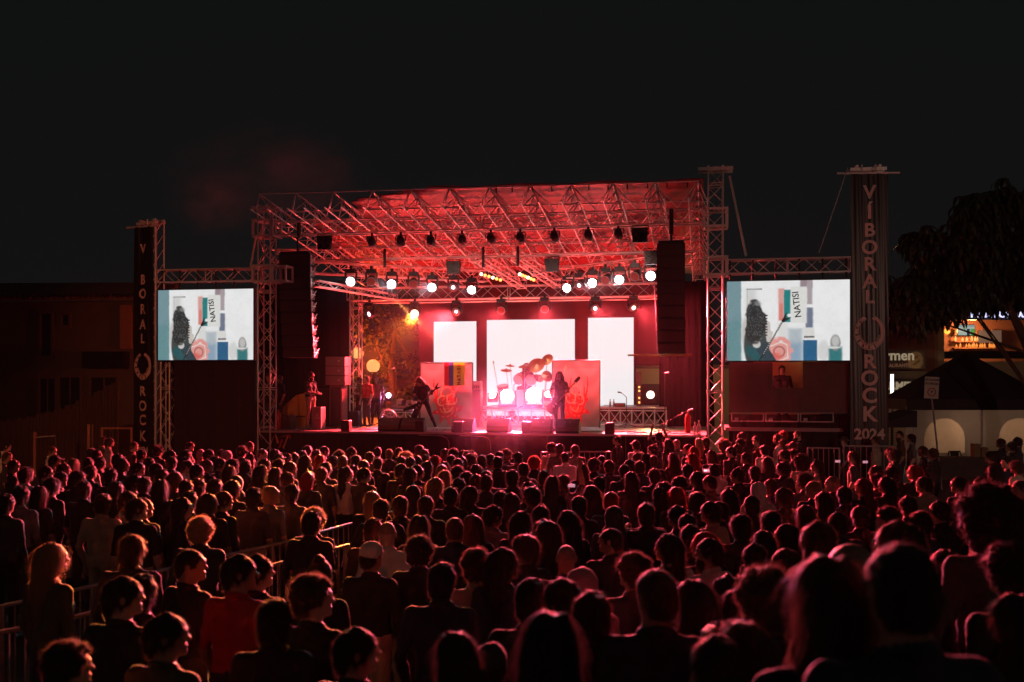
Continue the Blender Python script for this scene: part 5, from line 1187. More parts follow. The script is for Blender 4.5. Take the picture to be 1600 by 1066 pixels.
# ================================================================ the crowd (photo column, top of the head, look)
CROWD = '''
80 697 s>;160 683 s;170 684 s;8 690 s;142 699 n;150 703 s;114 717 l y;137 715 s;183 709 p;155 714 s;84 711 p>;70 728 s>;98 724 s>;40 731 m white;93 737 s>;120 737 m>;172 732 s;190 717 l;80 748 m;140 727 s;8 772 s;20 718 s>;10 706 s>;160 772 s beige;198 768 s>;130 752 s;60 760 l;32 760 s
78 815 r>;57 822 s;46 838 n> grey;78 850 l> y;130 820 s;160 820 k;185 822 m;235 808 l y;205 838 m;222 778 s>;268 800 s>;313 808 c y;372 775 r>;295 858 r>;400 868 s>;190 902 s>@6.2;220 898 s@6.6;257 960 s>@5.2;105 1004 c@5.0;20 842 s>
208 690 s>;220 701 n;246 696 c;215 722 s>;232 715 s;243 724 s;265 703 s>;268 714 s;296 690 s>;290 703 s;289 714 s;313 701 n y pink;325 702 s>;292 719 r> white;306 726 s>;322 718 s>;335 713 s;345 702 s;354 703 h pink;343 716 s>;363 718 c;378 697 c;389 690 s>;358 728 l;383 720 s;368 742 h charcoal;395 762 s;362 751 l>;295 768 s;225 745 s;250 750 l;208 742 s>;213 779 s>;283 778 k>;325 772 l>;347 768 s>;303 790 s;290 750 s jacket;252 732 s;272 738 l;310 748 s;335 748 s;180 752 s
409 701 r> white;429 702 p;435 709 p;447 708 s;460 707 k;472 704 s;480 697 m;494 702 s;506 697 r;530 704 c;548 699 s;577 706 s;590 698 r;476 712 l;500 711 l r;520 712 s;535 712 B;556 712 m;568 719 k;590 715 r;412 717 s;407 727 l;435 718 m;452 722 B>;430 731 l;447 737 s<;480 738 B r;502 730 s;508 723 m;540 730 k>;552 727 s;568 731 s>;584 740 m;485 753 s;508 752 k;523 754 s;576 750 p>;422 759 r> y;455 757 s;425 769 p y>;452 765 a y mustard;510 766 r>;543 766 l y;582 767 k y;490 794 c y;400 775 l r;472 775 m;555 760 s
608 701 r;623 699 r;634 708 a y;627 713 s;641 714 s;655 696 m;663 702 s;652 712 k;665 711 l;680 712 l r;695 701 s;709 701 c;705 711 s;724 703 s;734 706 a;715 716 s;722 713 k;735 709 c;753 711 s;767 709 s;780 705 s;778 713 s;791 702 c;627 725 s>;641 731 k>;651 727 l>;667 721 l;690 726 B y;694 722 l;715 728 c;745 727 w;744 741 s beige;695 736 l y;680 747 l y;717 747 s;704 761 s;782 767 s;645 757 h jacket;760 742 s;660 745 s;735 760 l>;770 790 s;760 735 s;728 738 m;800 770 k;665 775 s;610 752 l;595 780 s jacket;625 775 p
605 814 b;580 843 n white;710 808 r;655 806 l;740 804 k;583 810 s;655 838 c;745 858 c beige;786 858 l>;486 800 s;488 900 c>@6.0;500 864 u;372 868 s> red;428 940 m@5.6;555 983 s>@4.7;712 990 l@4.3;766 1000 n@4.5;690 880 s;830 905 s
809 706 s;835 713 c r;862 692 c;874 694 m;883 706 r;899 695 s;818 723 s;928 716 c;910 725 l;952 719 s;965 681 r<;976 726 s;985 718 s<;997 708 s;994 688 p;937 744 s beige;955 769 s r;987 738 l;863 744 l;881 741 s^;826 753 l<;831 762 m;905 775 s;850 735 s;925 760 w;815 800 l;845 790 s;890 800 w;855 815 l<;940 712 s;800 735 m
1020 696 c<;1030 675 s+;1045 687 w;1058 686 b;1010 709 l;1022 711 r;1053 708 l;1076 694 s<;1085 698 l r;1093 684 k y;1103 683 s;1132 688 a;1143 698 s<;1153 694 s<;1158 686 m;1160 675 s;1182 682 p< brown;1083 708 l r;1113 704 l;1167 707 s<;1023 732 s;1063 745 c;1038 754 c;1032 761 k;1058 762 l r;1090 737 l<;1110 742 r<;1117 724 s#;1153 732 s<;1185 752 h white;1010 787 s;1124 783 r<;1112 784 s<;1000 720 s;1075 725 s;1180 728 s;1140 765 l;1090 770 m;1175 775 s;1060 790 s
885 850 b;955 825 r<;910 884 h pink;925 925 s@4.7;1025 888 r@4.6;990 865 c<;1045 836 l<;1080 820 s;1102 832 l r<;1110 842 s<*;1085 908 l@5.2;1158 805 m;960 789 h charcoal;1075 803 s;848 812 s;820 838 m<;1010 785 s!;880 905 s;1180 850 s;1140 900 k;1195 830 l;1165 975 w@3.8;860 960 l;1120 995 s@3.6
1225 672 s r;1216 679 c;1225 685 s;1247 670 r<*;1227 702 s<;1241 701 s;1224 722 s<;1253 711 a;1258 740 m<;1278 719 k<;1320 680 H<;1334 705 l<;1369 682 s< beige;1370 728 s<;1398 703 m<;1272 751 r< y;1303 743 b<;1287 769 k<;1350 748 l r<;1386 745 l<;1372 739 s<;1226 762 s<;1388 793 c<;1205 748 s;1195 695 s;1240 690 p;1200 715 l;1320 760 s;1345 790 s;1260 790 l;1310 800 s jacket;1205 800 m
1407 668 r<*;1425 678 s grey;1443 697 s< charcoal;1459 700 s;1393 700 c<;1395 728 s;1430 727 l r<;1445 745 s<;1470 783 s<;1548 765 a@5.7;1565 685 s;1582 690 p;1575 711 n<;1591 683 s;1549 705 s<;1596 750 r<;1535 745 s<;1582 850 c@5.2;1500 745 s<;1440 800 m;1480 860 l;1500 900 s;1420 775 s;1555 725 w;1590 720 m
1280 815 s@6.0;1230 820 l<;1230 858 s<;1330 845 b<@4.2;1413 845 r@2.75;1408 814 s@5.2;1200 888 c@4.2;1300 872 l@3.0;1255 905 s;1160 920 k;1340 860 l;1590 930 l
'''
def htop(x, yt, dfix=None):
    if dfix: d = dfix
    else:
        d = None; z0_ = 24.5
        ds = np.linspace(2.2, 27, 900); ys_ = np.array([HY+F*(CZ-ground(q_)-1.76)/q_ for q_ in ds]); d = float(ds[np.argmin(np.abs(ys_-yt))])
    return d
ppl = []
for line in CROWD.strip().replace('\n', ';').split(';'):
    if not line.strip(): continue
    pr = line.split(); x, y = float(pr[0]), float(pr[1]); code = pr[2]; ex = pr[3:]
    dfix = None
    if '@' in code: code, dd = code.split('@'); dfix = float(dd)
    ppl.append([x, y, code, ex, htop(x, y, dfix), dfix])
# keep people from standing inside one another: nudge the depth of close pairs
ppl.sort(key=lambda p: p[4])
for it in range(3):
    for i, p in enumerate(ppl):
        if p[5]: continue
        for q_ in ppl:
            if q_ is p: continue
            dx = (p[0]-800)/F*p[4]-(q_[0]-800)/F*q_[4]; dz = p[4]-q_[4]
            if abs(dx) < .30 and abs(dz) < .24: p[4] += .12 if dz >= 0 else -.12
HC = {'s': 'short', 'r': 'crop', 'm': 'messy', 'c': 'curly', 'a': 'afro', 'l': 'long', 'k': 'sleek', 'w': 'wavy', 'b': 'bald', 'B': 'bob', 'u': 'bun', 't': 'tail', 'p': 'short', 'n': 'crop', 'h': 'crop', 'H': 'short'}
WORDS = {'short': 'short-haired', 'crop': 'close-cropped', 'messy': 'tousled', 'curly': 'curly-haired', 'afro': 'big-haired curly', 'long': 'long-haired', 'sleek': 'straight long-haired', 'wavy': 'wavy long-haired', 'bald': 'shaven-headed', 'bob': 'bob-haired', 'bun': 'bun-haired'}
ZX = [(110, 'by the corrugated fence'), (200, 'left of the left banner'), (262, 'below the left banner'), (330, 'below left half of left screen'), (400, 'below right half of left screen'), (470, 'below the skirt emblem'), (540, 'below the speaker stack'), (610, 'below the orange globes'),
      (680, 'below the guitarist'), (745, 'below the flag'), (810, 'below left drum light'), (850, 'below right drum light'), (900, 'below the singer'), (960, 'below the right banner print'), (1020, 'below right LED panel'), (1090, 'below stage right end'), (1150, 'below the right tower'),
      (1240, 'below left half of right screen'), (1330, 'below right half of right screen'), (1400, 'below the VÍBORAL banner'), (1480, 'below the street sign'), (1700, 'below the arched tent windows')]
ZY = [(5.0, 'nearest row'), (8.0, 'second nearest rows'), (11.5, 'lower middle rows'), (15.5, 'middle rows'), (19.5, 'upper middle rows'), (40, 'farthest rows')]
TOPS = ['black']*12+['charcoal']*5+['navy', 'navy', 'olive', 'brown', 'grey', 'beige', 'white']
def in_aisle(x, d):
    wx = (x-800)/F*d
    xs_ = [p[0] for p in P1]; ys_ = [p[1] for p in P1]; xr = float(np.interp(d, ys_, xs_))
    return ys_[0]-.5 < d < 15.5 and xr-1.15 < wx < xr+.16
P1 = [(-4.9, 7.0), (-3.9, 8.8), (-3.0, 10.7), (-2.1, 12.6), (-1.4, 14.6), (-.75, 16.7), (-.2, 18.8), (.1, 20.9)]
n0 = len(ppl); ppl = [p for p in ppl if not in_aisle(p[0], p[4])]; print('aisle removed', n0-len(ppl))
rnd = random.Random(11); seen = {}
made = []
for x, yt, code, ex, d, dfix in ppl:
    k = code[0]; hair = HC[k]; hcol = 'hair_k' if rnd.random() < .62 else 'hair_b'; top = rnd.choice(TOPS); jacket = False; skin = rnd.choice(['skin', 'skin', 'skin2'])
    for e in ex:
        if e.startswith('y'): hcol = 'hair_y'
        elif e.startswith('r') and e.rstrip('<>') == 'r': hcol = 'hair_r'
        elif e == 'jacket': jacket = True
        elif e.rstrip('<>*') in SH: top = e.rstrip('<>*')
    flags = code[1:]+''.join(ex)
    bk = 'plain' if rnd.random() < .4 else 'plain2'
    if k in 'lkwBu': bk = rnd.choice(['woman', 'woman', 'woman2', 'plain'])
    if rnd.random() < .10: bk = rnd.choice(['crossed', 'lookleft', 'lookright', 'drink'])
    if rnd.random() < .10: bk = 'lookright' if x < 700 else 'lookleft'
    if '<' in flags: bk = 'left' if rnd.random() < .7 else 'lookleft'
    if '>' in flags: bk = 'right' if rnd.random() < .7 else 'lookright'
    if jacket: bk = 'jacket'
    if '^' in flags: bk = 'armup'
    if '#' in flags: bk = 'phone'
    if '+' in flags: bk = 'handsup'
    if '!' in flags: bk = 'drink'
    hat = {'p': 'cap', 'n': 'beanie', 'h': 'hood', 'H': 'hat'}.get(k); hatc = top if k == 'h' else rnd.choice(['black', 'charcoal', 'grey', 'navy'])
    if hat == 'beanie' and hcol == 'hair_y': hatc = 'pink'
    if hat == 'beanie' and top in ('white', 'beige', 'grey'): hatc = top; top = 'black' if k == 'n' else top
    if d < 8 and not ex and top in ('white', 'beige', 'grey'): top = 'charcoal'
    if hair == 'bald': hcol = 'stubble'
    wx = (x-800)/F*d; g_ = ground(d, wx)
    zt = CZ-(yt-HY)/F*d; extra = {'afro': .045, 'curly': .02, 'bun': .05, 'hat': .05}.get(hair, 0)+(.03 if hat in ('beanie', 'hood') else 0)+(.06 if hat == 'hat' else 0)
    H = (zt-g_)/(1.76+extra)*1.76; sc_ = H/1.76
    if dfix: H = min(max(H, 1.52), 1.95); g2 = zt-(1.76+extra)*H/1.76
    else: H = min(max(H, 1.62), 1.88); g2 = g_
    yaw = atan2(-(-.3-wx)*1.0, 31-d)*.9+rnd.uniform(-.22, .22)
    if bk in ('left', 'lookleft') : yaw += rnd.uniform(0, .5)
    if bk in ('right', 'lookright'): yaw -= rnd.uniform(0, .5)
    yaw = yaw if True else 0
    made.append((x, d, wx, g2, H, yaw, bk, hair, hcol, top, skin, hat, hatc, '*' in flags, dfix))
# labels: look first, then the landmark above them, then the order
def describe(m):
    x, d, wx, g2, H, yaw, bk, hair, hcol, top, skin, hat, hatc, beard, dfix = m
    a = {'hair_y': 'fair ', 'hair_r': 'reddish ', 'hair_b': '', 'hair_k': '', 'stubble': ''}[hcol]
    h_ = {'cap': 'capped', 'beanie': 'beanie-wearing', 'hood': 'hooded', 'hat': 'broad-hatted'}.get(hat) or WORDS[hair]
    act = {'armup': 'raising an arm', 'phone': 'filming with a phone', 'handsup': 'with both hands up', 'drink': 'hand at mouth', 'left': 'looking left', 'right': 'looking right', 'jacket': 'in bulky jacket'}.get(bk, '')
    zx = next(n_ for lim, n_ in ZX if x < lim); zy = next(n_ for lim, n_ in ZY if d < lim)
    return f'{a}{h_} person in {top}{", "+act if act else ""}, {zx}, {zy}'
from collections import Counter, defaultdict
D = [describe(m) for m in made]; cnt = Counter(D); order = defaultdict(list)
for i, s_ in enumerate(D): order[s_].append(i)
lab = [''] * len(D)
for s_, ids in order.items():
    ids.sort(key=lambda i: made[i][0])
    for n_, i in enumerate(ids):
        s2 = s_.replace('rows', 'rows').strip()
        if len(ids) > 1: s2 = ('left one' if n_ == 0 else 'right one' if n_ == len(ids)-1 else ordn[n_]+' from left')+': '+s2
        lab[i] = s2
for m, L_ in zip(made, lab):
    x, d, wx, g2, H, yaw, bk, hair, hcol, top, skin, hat, hatc, beard, dfix = m
    o = person(bk, wx, d, g2-.0, H, yaw, hair, hcol, top, skin, rnd.choice(['jeans', 'jeans', 'black', 'charcoal', 'khaki']), rnd.choice(['shoe', 'shoe_d']), hat, hatc, beard, label=L_, cat='person', group='concert crowd')
    if dfix and g2 > ground(d, wx)+.12:
        b_ = thing('step_crate', 'dark crate under %s' % L_[:60].split(',')[0], 'crate', (wx, d, ground(d, wx)))
        MB().box((0, 0, (g2-ground(d, wx))/2), (.6, .45, g2-ground(d, wx)-.01)).obj('crate', M['blackwood'], b_)
print('crowd', len(made), 'with crates', sum(1 for m in made if m[-1] and m[3] > ground(m[1], m[2])+.12))
# phone held over the crowd
pd = htop(1117, 724); p = at(1106, 736, pd+.25)
t = thing('phone', 'lit phone held up by the filming spectator below the right tower', 'phone', p, .1)
MB().box((0, 0, 0), (.17, .012, .085)).obj('body', M['black'], t)
def ph(X, Y): C = np.ones(X.shape+(3,))*np.array([.55, .06, .10]); C[(Y > .35) & (Y < .8) & ((X < .45) | (X > .55))] = (.95, .75, .85); C[Y < .2] = (.15, .02, .03); return C
raster('screen', .155, .075, 16, 10, ph, vcol('phone_picture', 1.5), t).location = (0, -.008, 0)

for px, py, lab_ in ((893, 759, 'small lit phone held up in the crowd right of the aisle end'), (1309, 721, 'lit phone on a stick before the right crowd barrier'), (1352, 722, 'phone in the hands of the spectator before the right banner')):
    dd = htop(px, py-8); p = at(px, py, dd+.2); t = thing('phone', lab_, 'phone', p, .05)
    MB().box((0, 0, 0), (.11, .012, .055)).obj('body', M['black'], t); MB().box((0, -.008, 0), (.10, .003, .046)).obj('screen', emis('phone_glow', (1, .42, .55), .55), t)
# ================================================================ performers and crew on the stage
def stage_person(bk, px, v, H, yaw, *a, py=None, wz=0, **k):
    u, _ = UV(px, 640, v); p = S(u, v, wz); return person(bk, p.x, p.y, p.z, H, yaw-ANG, *a, **k)
# guitarist: wide stance, bent over, hair hanging
B['guitarist'] = body('person', dict(pelvis=(0, -.02, .88), chest=(.02, .10, 1.18), neck=(.02, .20, 1.34), head=(.02, .30, 1.44), shL=(-.17, .14, 1.30), shR=(.20, .12, 1.29),
    elL=(-.33, .22, 1.10), wrL=(-.40, .44, 1.20), elR=(.26, .10, 1.02), wrR=(.08, .32, .90), hdL=(-.4, .4, .6), hdR=(-.8, .3, -.3), pnL=(.6, .2, .4), pnR=(0, -1, 0), cuL=.9, cuR=.7,
    hipL=(-.09, -.02, .85), hipR=(.09, -.02, .85), knL=(-.26, .12, .48), knR=(.27, .10, .47), anL=(-.42, .05, .09), anR=(.40, .0, .09), toeL=(-.50, .20, .045), toeR=(.47, .16, .045)), sleeve='none', headtilt=radians(-48))
pg = stage_person('guitarist', 661, 1.25, 1.80, pi, 'wavy', 'hair_b', 'black', skin='skin2', leg='black', shoe='shoe', label='long-haired guitarist bent over a V-shaped guitar on the left of the stage', cat='guitarist')
B['singer'] = body('person', dict(elL=(-.30, .03, 1.16), wrL=(-.36, .26, 1.22), hdL=(-.6, .4, .6), pnL=(.8, .1, 0), cuL=.8, elR=(.27, -.02, 1.13), wrR=(.14, .22, .98), hdR=(-.9, .3, -.1), pnR=(0, -1, 0), cuR=.6), headtilt=radians(4), wide=1.04)
ps = stage_person('singer', 874, 1.3, 1.80, pi-.15, 'wavy', 'hair_k', 'black', skin='skin', leg='black', beard=True, label='long-haired bearded singer with a bass guitar at the microphone', cat='singer')
def guitar(label, u, v, w_, vshape, ang, m1, m2, nm='guitar'):
    t = sthing(nm, label, nm.replace('_', ' '), u, v, w_, None)
    R = Matrix.Rotation(-ang, 3, 'Y'); 
    def rot(poly): return [tuple((R @ Vector((x, 0, z))).xz) for x, z in poly]
    if vshape: body_ = [(.10, .06), (-.42, .28), (-.46, .20), (-.12, .0), (-.46, -.20), (-.42, -.28), (.10, -.06)]
    else: body_ = [(.20, .10), (.10, .20), (.0, .14), (-.10, .15), (-.24, .18), (-.32, .08), (-.32, -.08), (-.24, -.18), (-.08, -.15), (.0, -.13), (.12, -.17), (.14, -.06), (.06, -.03), (.06, .03)]
    MB().prism(rot(body_), -.02, .02).obj('body', m1, t)
    L = .72 if vshape else .86
    MB().prism(rot([(.05, .028), (L, .022), (L, -.022), (.05, -.028)]), -.035, -.012).obj('neck', m2, t)
    hs = [(L, .025), (L+.06, .05), (L+.24, .08), (L+.08, .0), (L+.22, -.08), (L+.05, -.05), (L, -.025)] if vshape else [(L, .025), (L+.05, .06), (L+.22, .05), (L+.25, .0), (L+.2, -.05), (L+.04, -.04)]
    MB().prism(rot(hs), -.035, -.010).obj('headstock', m1, t)
    for k in range(6 if vshape else 4):
        p = R @ Vector((L+.05+.03*k, -.04, .055-.0*k)); MB().tube(p, p+Vector((0, -.012, .02)), .008, 6).obj('tuner', M['edge'], t)
    for k in range(2): 
        c = [(-.08+k*.10-.015, .04), (-.08+k*.10+.015, .04), (-.08+k*.10+.015, -.04), (-.08+k*.10-.015, -.04)]; MB().prism(rot(c), -.03, -.018).obj('pickup', M['edge'], t)
    mb = MB()
    for k in range(4):
        a = R @ Vector((-.15, -.037, -.014+.009*k)); b = R @ Vector((L+.03, -.040, -.014+.009*k)); mb.tube(a, b, .0016, 4)
    mb.obj('strings', M['edge'], t)
    return t
M['axe'] = mat('dark_green_lacquer', (.02, .05, .045), .2, 0, .1); M['neck'] = mat('dark_fretboard', (.05, .025, .015), .5)
u, w_ = UV(654, 634, .78); guitar('V-shaped dark electric guitar held by the bent guitarist', u, .80, w_, True, radians(44), M['axe'], M['neck'])
u, w_ = UV(868, 632, .9); guitar('long-necked bass guitar held across the singer\'s body', u, .92, w_, False, radians(48), M['blackwood'], M['neck'], 'bass_guitar')
stage_person('plain2', 421, .9, 1.74, pi*.9, 'short', 'hair_k', 'black', skin='skin', leg='black', shoe='shoe', hat='hat', label='person in black with a broad hat by the left tower on the stage', cat='person')
stage_person('plain', 437, 1.9, 1.70, pi*.8, 'short', 'hair_k', 'navy', skin='skin', leg='black', label='dark figure standing behind the person with the broad hat', cat='person')
B['tech'] = body('person', dict(elR=(.25, .05, 1.12), wrR=(.12, .32, 1.10), elL=(-.25, .03, 1.12), wrL=(-.10, .33, 1.08), hdL=(.7, .6, 0), hdR=(-.5, .8, .1), pnL=(0, 0, 1), pnR=(0, 0, -1)), headtilt=radians(-10))
stage_person('tech', 485, .75, 1.80, -pi*.62, 'short', 'hair_k', 'black', skin='skin2', leg='khaki', shoe='shoe', beard=True, label='bearded technician in black shirt and beige trousers looking at his hands', cat='person')
stage_person('plain', 573, 2.7, 1.68, pi*.85, 'short', 'hair_b', 'red', skin='skin', leg='charcoal', label='stagehand in a bright red shirt in front of the orange globes', cat='person')
stage_person('plain2', 587, 3.4, 1.66, pi*1.1, 'long', 'hair_k', 'maroon', skin='skin', leg='black', label='dark-haired stagehand right behind the one in the red shirt', cat='person')
stage_person('crossed', 561, 3.9, 1.64, pi*.7, 'short', 'hair_k', 'brown', skin='skin', leg='black', label='shadowy stagehand left of the one in the red shirt', cat='person')
# drummer, seated
B['drummer'] = body('person', dict(pelvis=(0, 0, .62), chest=(0, .05, .95), neck=(0, .05, 1.12), head=(0, .10, 1.28), shL=(-.185, .05, 1.06), shR=(.185, .05, 1.06), elL=(-.33, .12, .86), elR=(.34, .14, .90), wrL=(-.22, .36, .86), wrR=(.24, .38, .98),
    hdL=(.2, .8, 0), hdR=(0, .8, .3), pnL=(0, 0, -1), pnR=(0, 0, -1), cuL=.8, cuR=.8, hipL=(-.09, .02, .58), hipR=(.09, .02, .58), knL=(-.22, .42, .56), knR=(.22, .42, .56), anL=(-.22, .45, .12), anR=(.22, .45, .12), toeL=(-.24, .6, .05), toeR=(.24, .6, .05)), sleeve='none')
stage_person('drummer', 823, 5.9, 1.76, pi, 'wavy', 'hair_r', 'maroon', skin='skin', wz=RW+.05, label='drummer with long hair seated behind the toms', cat='drummer')
u, _ = UV(823, 600, 5.9); t = sthing('drum_stool', 'round drum stool under the drummer', 'stool', u, 5.98, RW)
MB().lathe([(0, .44), (.18, .44), (.19, .50), (.17, .54), (0, .54)], 18).obj('seat', M['black'], t, smooth=True)
for k in range(3): a = 2*pi*k/3; ptube(t, 'leg', (0, 0, .3), (.25*cos(a), .25*sin(a), .01), .014, M['edge'])
ptube(t, 'post', (0, 0, .2), (0, 0, .45), .02, M['edge'])
# silhouette inside the booth
u, _ = UV(1222, 600, 1.0); p = S(u, 1.0, UV(1222, 571, 1.0)[1]-1.76)
person('plain2', p.x, p.y, p.z, 1.76, pi*.98-ANG, 'short', 'hair_k', 'black', label='dark figure standing in the lit opening under the right video screen')
t = thing('booth_deck', 'raised deck carrying the figure under the right video screen', 'deck', S(u, 1.3, 0), -ANG); MB().box((0, 0, p.z-FL-.05), (3.2, 1.8, .1)).obj('deck', M['floor'], t)
for a in (-1.4, 1.4):
    for b in (-.7, .7): ptube(t, 'leg', (a, b, -FL), (a, b, p.z-FL-.1), .03, M['grey'])

# ================================================================ crowd barriers
def barrier(label, a, b, ht=1.1, group='steel crowd barriers'):
    a = Vector(a); b = Vector(b); d = b-a; L = d.xy.length; t = thing('crowd_barrier', label, 'barrier', a, atan2(d.y, d.x), group)
    dz = d.z
    def P(s_, z): return (s_*L, 0, z+dz*s_)
    ptube(t, 'top_rail', P(0, ht), P(1, ht), .021, M['galv']); ptube(t, 'bottom_rail', P(0, .18), P(1, .18), .018, M['galv'])
    for s_ in (0.004, .996): ptube(t, 'post', P(s_, .0), P(s_, ht), .021, M['galv'])
    n = max(6, int(L/.145))
    for i in range(1, n): ptube(t, 'bar', P(i/n, .18), P(i/n, ht), .009, M['galv'], 6)
    for s_ in (.12, .88): MB().box((s_*L, 0, .015+dz*s_), (.05, .6, .03)).obj('foot', M['galv'], t)
P1 = [(-4.9, 7.0), (-3.9, 8.8), (-3.0, 10.7), (-2.1, 12.6), (-1.4, 14.6), (-.75, 16.7), (-.2, 18.8), (.1, 20.9)]
nm = ['nearest', 'second nearest', 'third nearest', 'fourth nearest', 'middle', 'third farthest', 'farthest']
for i in range(len(P1)-1):
    (x0, y0), (x1, y1) = P1[i], P1[i+1]
    barrier('%s steel crowd barrier on the right side of the aisle through the crowd' % nm[i], (x0, y0, ground(y0, x0)), (x1, y1, ground(y1, x1)))
    if i < 5: barrier('%s steel crowd barrier on the left side of the aisle through the crowd' % nm[i], (x0-.85, y0+.45, ground(y0+.45, x0-.85)), (x1-.85, y1+.45, ground(y1+.45, x1-.85)))
for k, (xa, xb, yy) in enumerate([(1262, 1312, 700), (1318, 1400, 697), (905, 955, 706), (845, 900, 707)]):
    d = 26.2; a = at(xa, yy, d); b = at(xb, yy-.5, d-.15)
    barrier(['crowd barrier just left of the right banner', 'crowd barrier in front of the right banner foot', 'crowd barrier near the foot of the stage below the right banner print', 'crowd barrier near the foot of the stage below the singer'][k], (a.x, a.y, 0), (b.x, b.y, 0), a.z if k < 2 else a.z)
# ================================================================ surroundings
# ---- left house
d = 46.0
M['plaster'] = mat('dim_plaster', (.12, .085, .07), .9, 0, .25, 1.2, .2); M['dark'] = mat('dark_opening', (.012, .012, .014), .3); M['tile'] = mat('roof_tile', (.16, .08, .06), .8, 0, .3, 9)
a = at(-60, 600, d); b = at(262, 600, d); zt = at(100, 470, d).z
t = thing('old_house', 'dim two-storey plastered house with tiled eave behind the left fence', 'house', ((a.x+b.x)/2, d, 0), radians(-3))
Wd = b.x-a.x
def hx(px): return at(px, 600, d).x-(a.x+b.x)/2
def hz(py): return at(0, py, d).z
ops = [(62, 78, 490, 556), (96, 106, 492, 508), (60, 84, 592, 645), (92, 124, 590, 640), (142, 183, 590, 622)]
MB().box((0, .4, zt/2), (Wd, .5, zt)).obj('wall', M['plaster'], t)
for (x0, x1, y0, y1) in ops:
    w2 = hx(x1)-hx(x0); h2 = hz(y0)-hz(y1); cx_ = (hx(x0)+hx(x1))/2; cz_ = (hz(y0)+hz(y1))/2
    fr = MB()
    for s_ in (-1, 1): fr.box((cx_+s_*(w2/2+.06), .10, cz_), (.12, .12, h2+.24))
    for s_ in (-1, 1): fr.box((cx_, .10, cz_+s_*(h2/2+.06)), (w2-.002, .12, .12))
    f_ = fr.obj('window_frame', M['plaster'], t); MB().box((cx_, .12, cz_), (w2-.004, .05, h2-.004)).obj('pane', M['dark'], f_)
    if w2 > .6: MB().box((cx_, .09, cz_), (.05, .05, h2-.01)).obj('mullion', M['plaster'], f_)
MB().box((hx(170), -.25, (hz(550)+hz(575))/2), (hx(205)-hx(138), .5, .75)).obj('dark_awning', M['dark'], t)
MB().box((hx(198), .08, (hz(477)+hz(545))/2), (.55, .12, hz(477)-hz(545))).obj('pilaster', mat('brick_red', (.3, .12, .08), .8), t)
MB().prismx([(.7, zt+.9), (.7, zt+.1), (-.7, zt-.05), (-.7, zt+.12)], -Wd/2-.3, Wd/2+.3).obj('roof', M['tile'], t)
et = MB().lathe([(.09, 0), (.09, .5)], 8, 0, Vector((0, -1, .1)).to_track_quat('Z', 'Y').to_matrix()).mesh('eave_tile', M['tile'])
n = int(Wd/.24)
for i in range(n): o = bpy.data.objects.new('tile', et); link(o, t); o.location = (-Wd/2+.12+i*Wd/n, -.42, zt+.10+.015*math.sin(i*1.7))
# ---- corrugated fence
M['zinc'] = mat('old_zinc_sheet', (.10, .06, .05), .6, .3, .4, 3, .2)
d = 37.0; xa = at(-40, 650, d).x; xb = at(185, 650, d).x; n = 40
t = thing('sheet_fence', 'tall corrugated sheet fence rising to the right in front of the old house', 'fence', (xa, d, 0))
me = None
for i in range(n):
    w2 = (xb-xa)/n; h2 = CZ-(660-70*(i/n)**2.2-HY)/F*d; mb = MB(); m = 6; vs = []
    for j in (0, 1):
        for k in range(m+1): vs.append((k*w2/m, .03*sin(2*pi*k/m*1.0), 0 if j == 0 else 1))
    if me is None: me = mb.add(vs, [(k, k+1, m+2+k, m+1+k) for k in range(m)]).mesh('sheet', M['zinc'])
    o = bpy.data.objects.new('sheet', me); link(o, t); o.location = (i*w2, .02*(i % 2), .05); o.scale = (1, 1, h2-.05+.05*sin(i*2.3))
def post(label, px, y0, y1, d, r=.05, m=None, nm='pole'):
    p0 = at(px, y1, d); p1 = at(px, y0, d); t = thing(nm, label, nm.replace('_', ' '), (p0.x, d, 0)); ptube(t, 'pole', (0, 0, 0), (0, 0, p1.z), r, m or M['cab']); return t
d = 33
t = thing('wire_gate', 'wire mesh gate panel standing by the corrugated fence on the left', 'gate', (at(54, 700, d).x, d, 0)); z1 = at(0, 680, d).z; w2 = at(87, 700, d).x-at(54, 700, d).x
ptube(t, 'post', (0, 0, 0), (0, 0, z1+.1), .05, mat('rust_post', (.4, .16, .08), .6)); ptube(t, 'rail', (0, 0, z1-.08), (w2, 0, z1-.02), .018, M['alu']); ptube(t, 'post', (w2, 0, 0), (w2, 0, z1), .02, M['zinc'])
for i in range(22): s_ = i/21; ptube(t, 'wire', (max(0, (s_-.5)*2*w2), 0, max(0, (.5-s_)*2*z1)), (min(w2, s_*2*w2), 0, min(z1, z1*(1-s_)*2)), .006, M['zinc'], 4)
post('left one of the paired orange lit poles behind the crowd left of the left banner', 138, 663, 760, 34, .05, mat('rust_pole', (.45, .2, .1), .6)); post('right one of the paired orange lit poles behind the crowd left of the left banner', 144, 663, 760, 34.2, .035)
t = thing('pipe_frame', 'orange lit pipe frame beside the left banner', 'pipe frame', (at(159, 700, 34).x, 34, 0)); z1 = at(0, 668, 34).z; w2 = at(205, 700, 34).x-at(159, 700, 34).x
mo = mat('orange_pipe', (.5, .2, .1), .6); ptube(t, 'post', (0, 0, 0), (0, 0, z1), .04, mo); ptube(t, 'rail', (0, 0, z1-.03), (w2, 0, z1-.03), .035, mo); ptube(t, 'post', (w2, 0, 0), (w2, 0, z1), .04, mo)

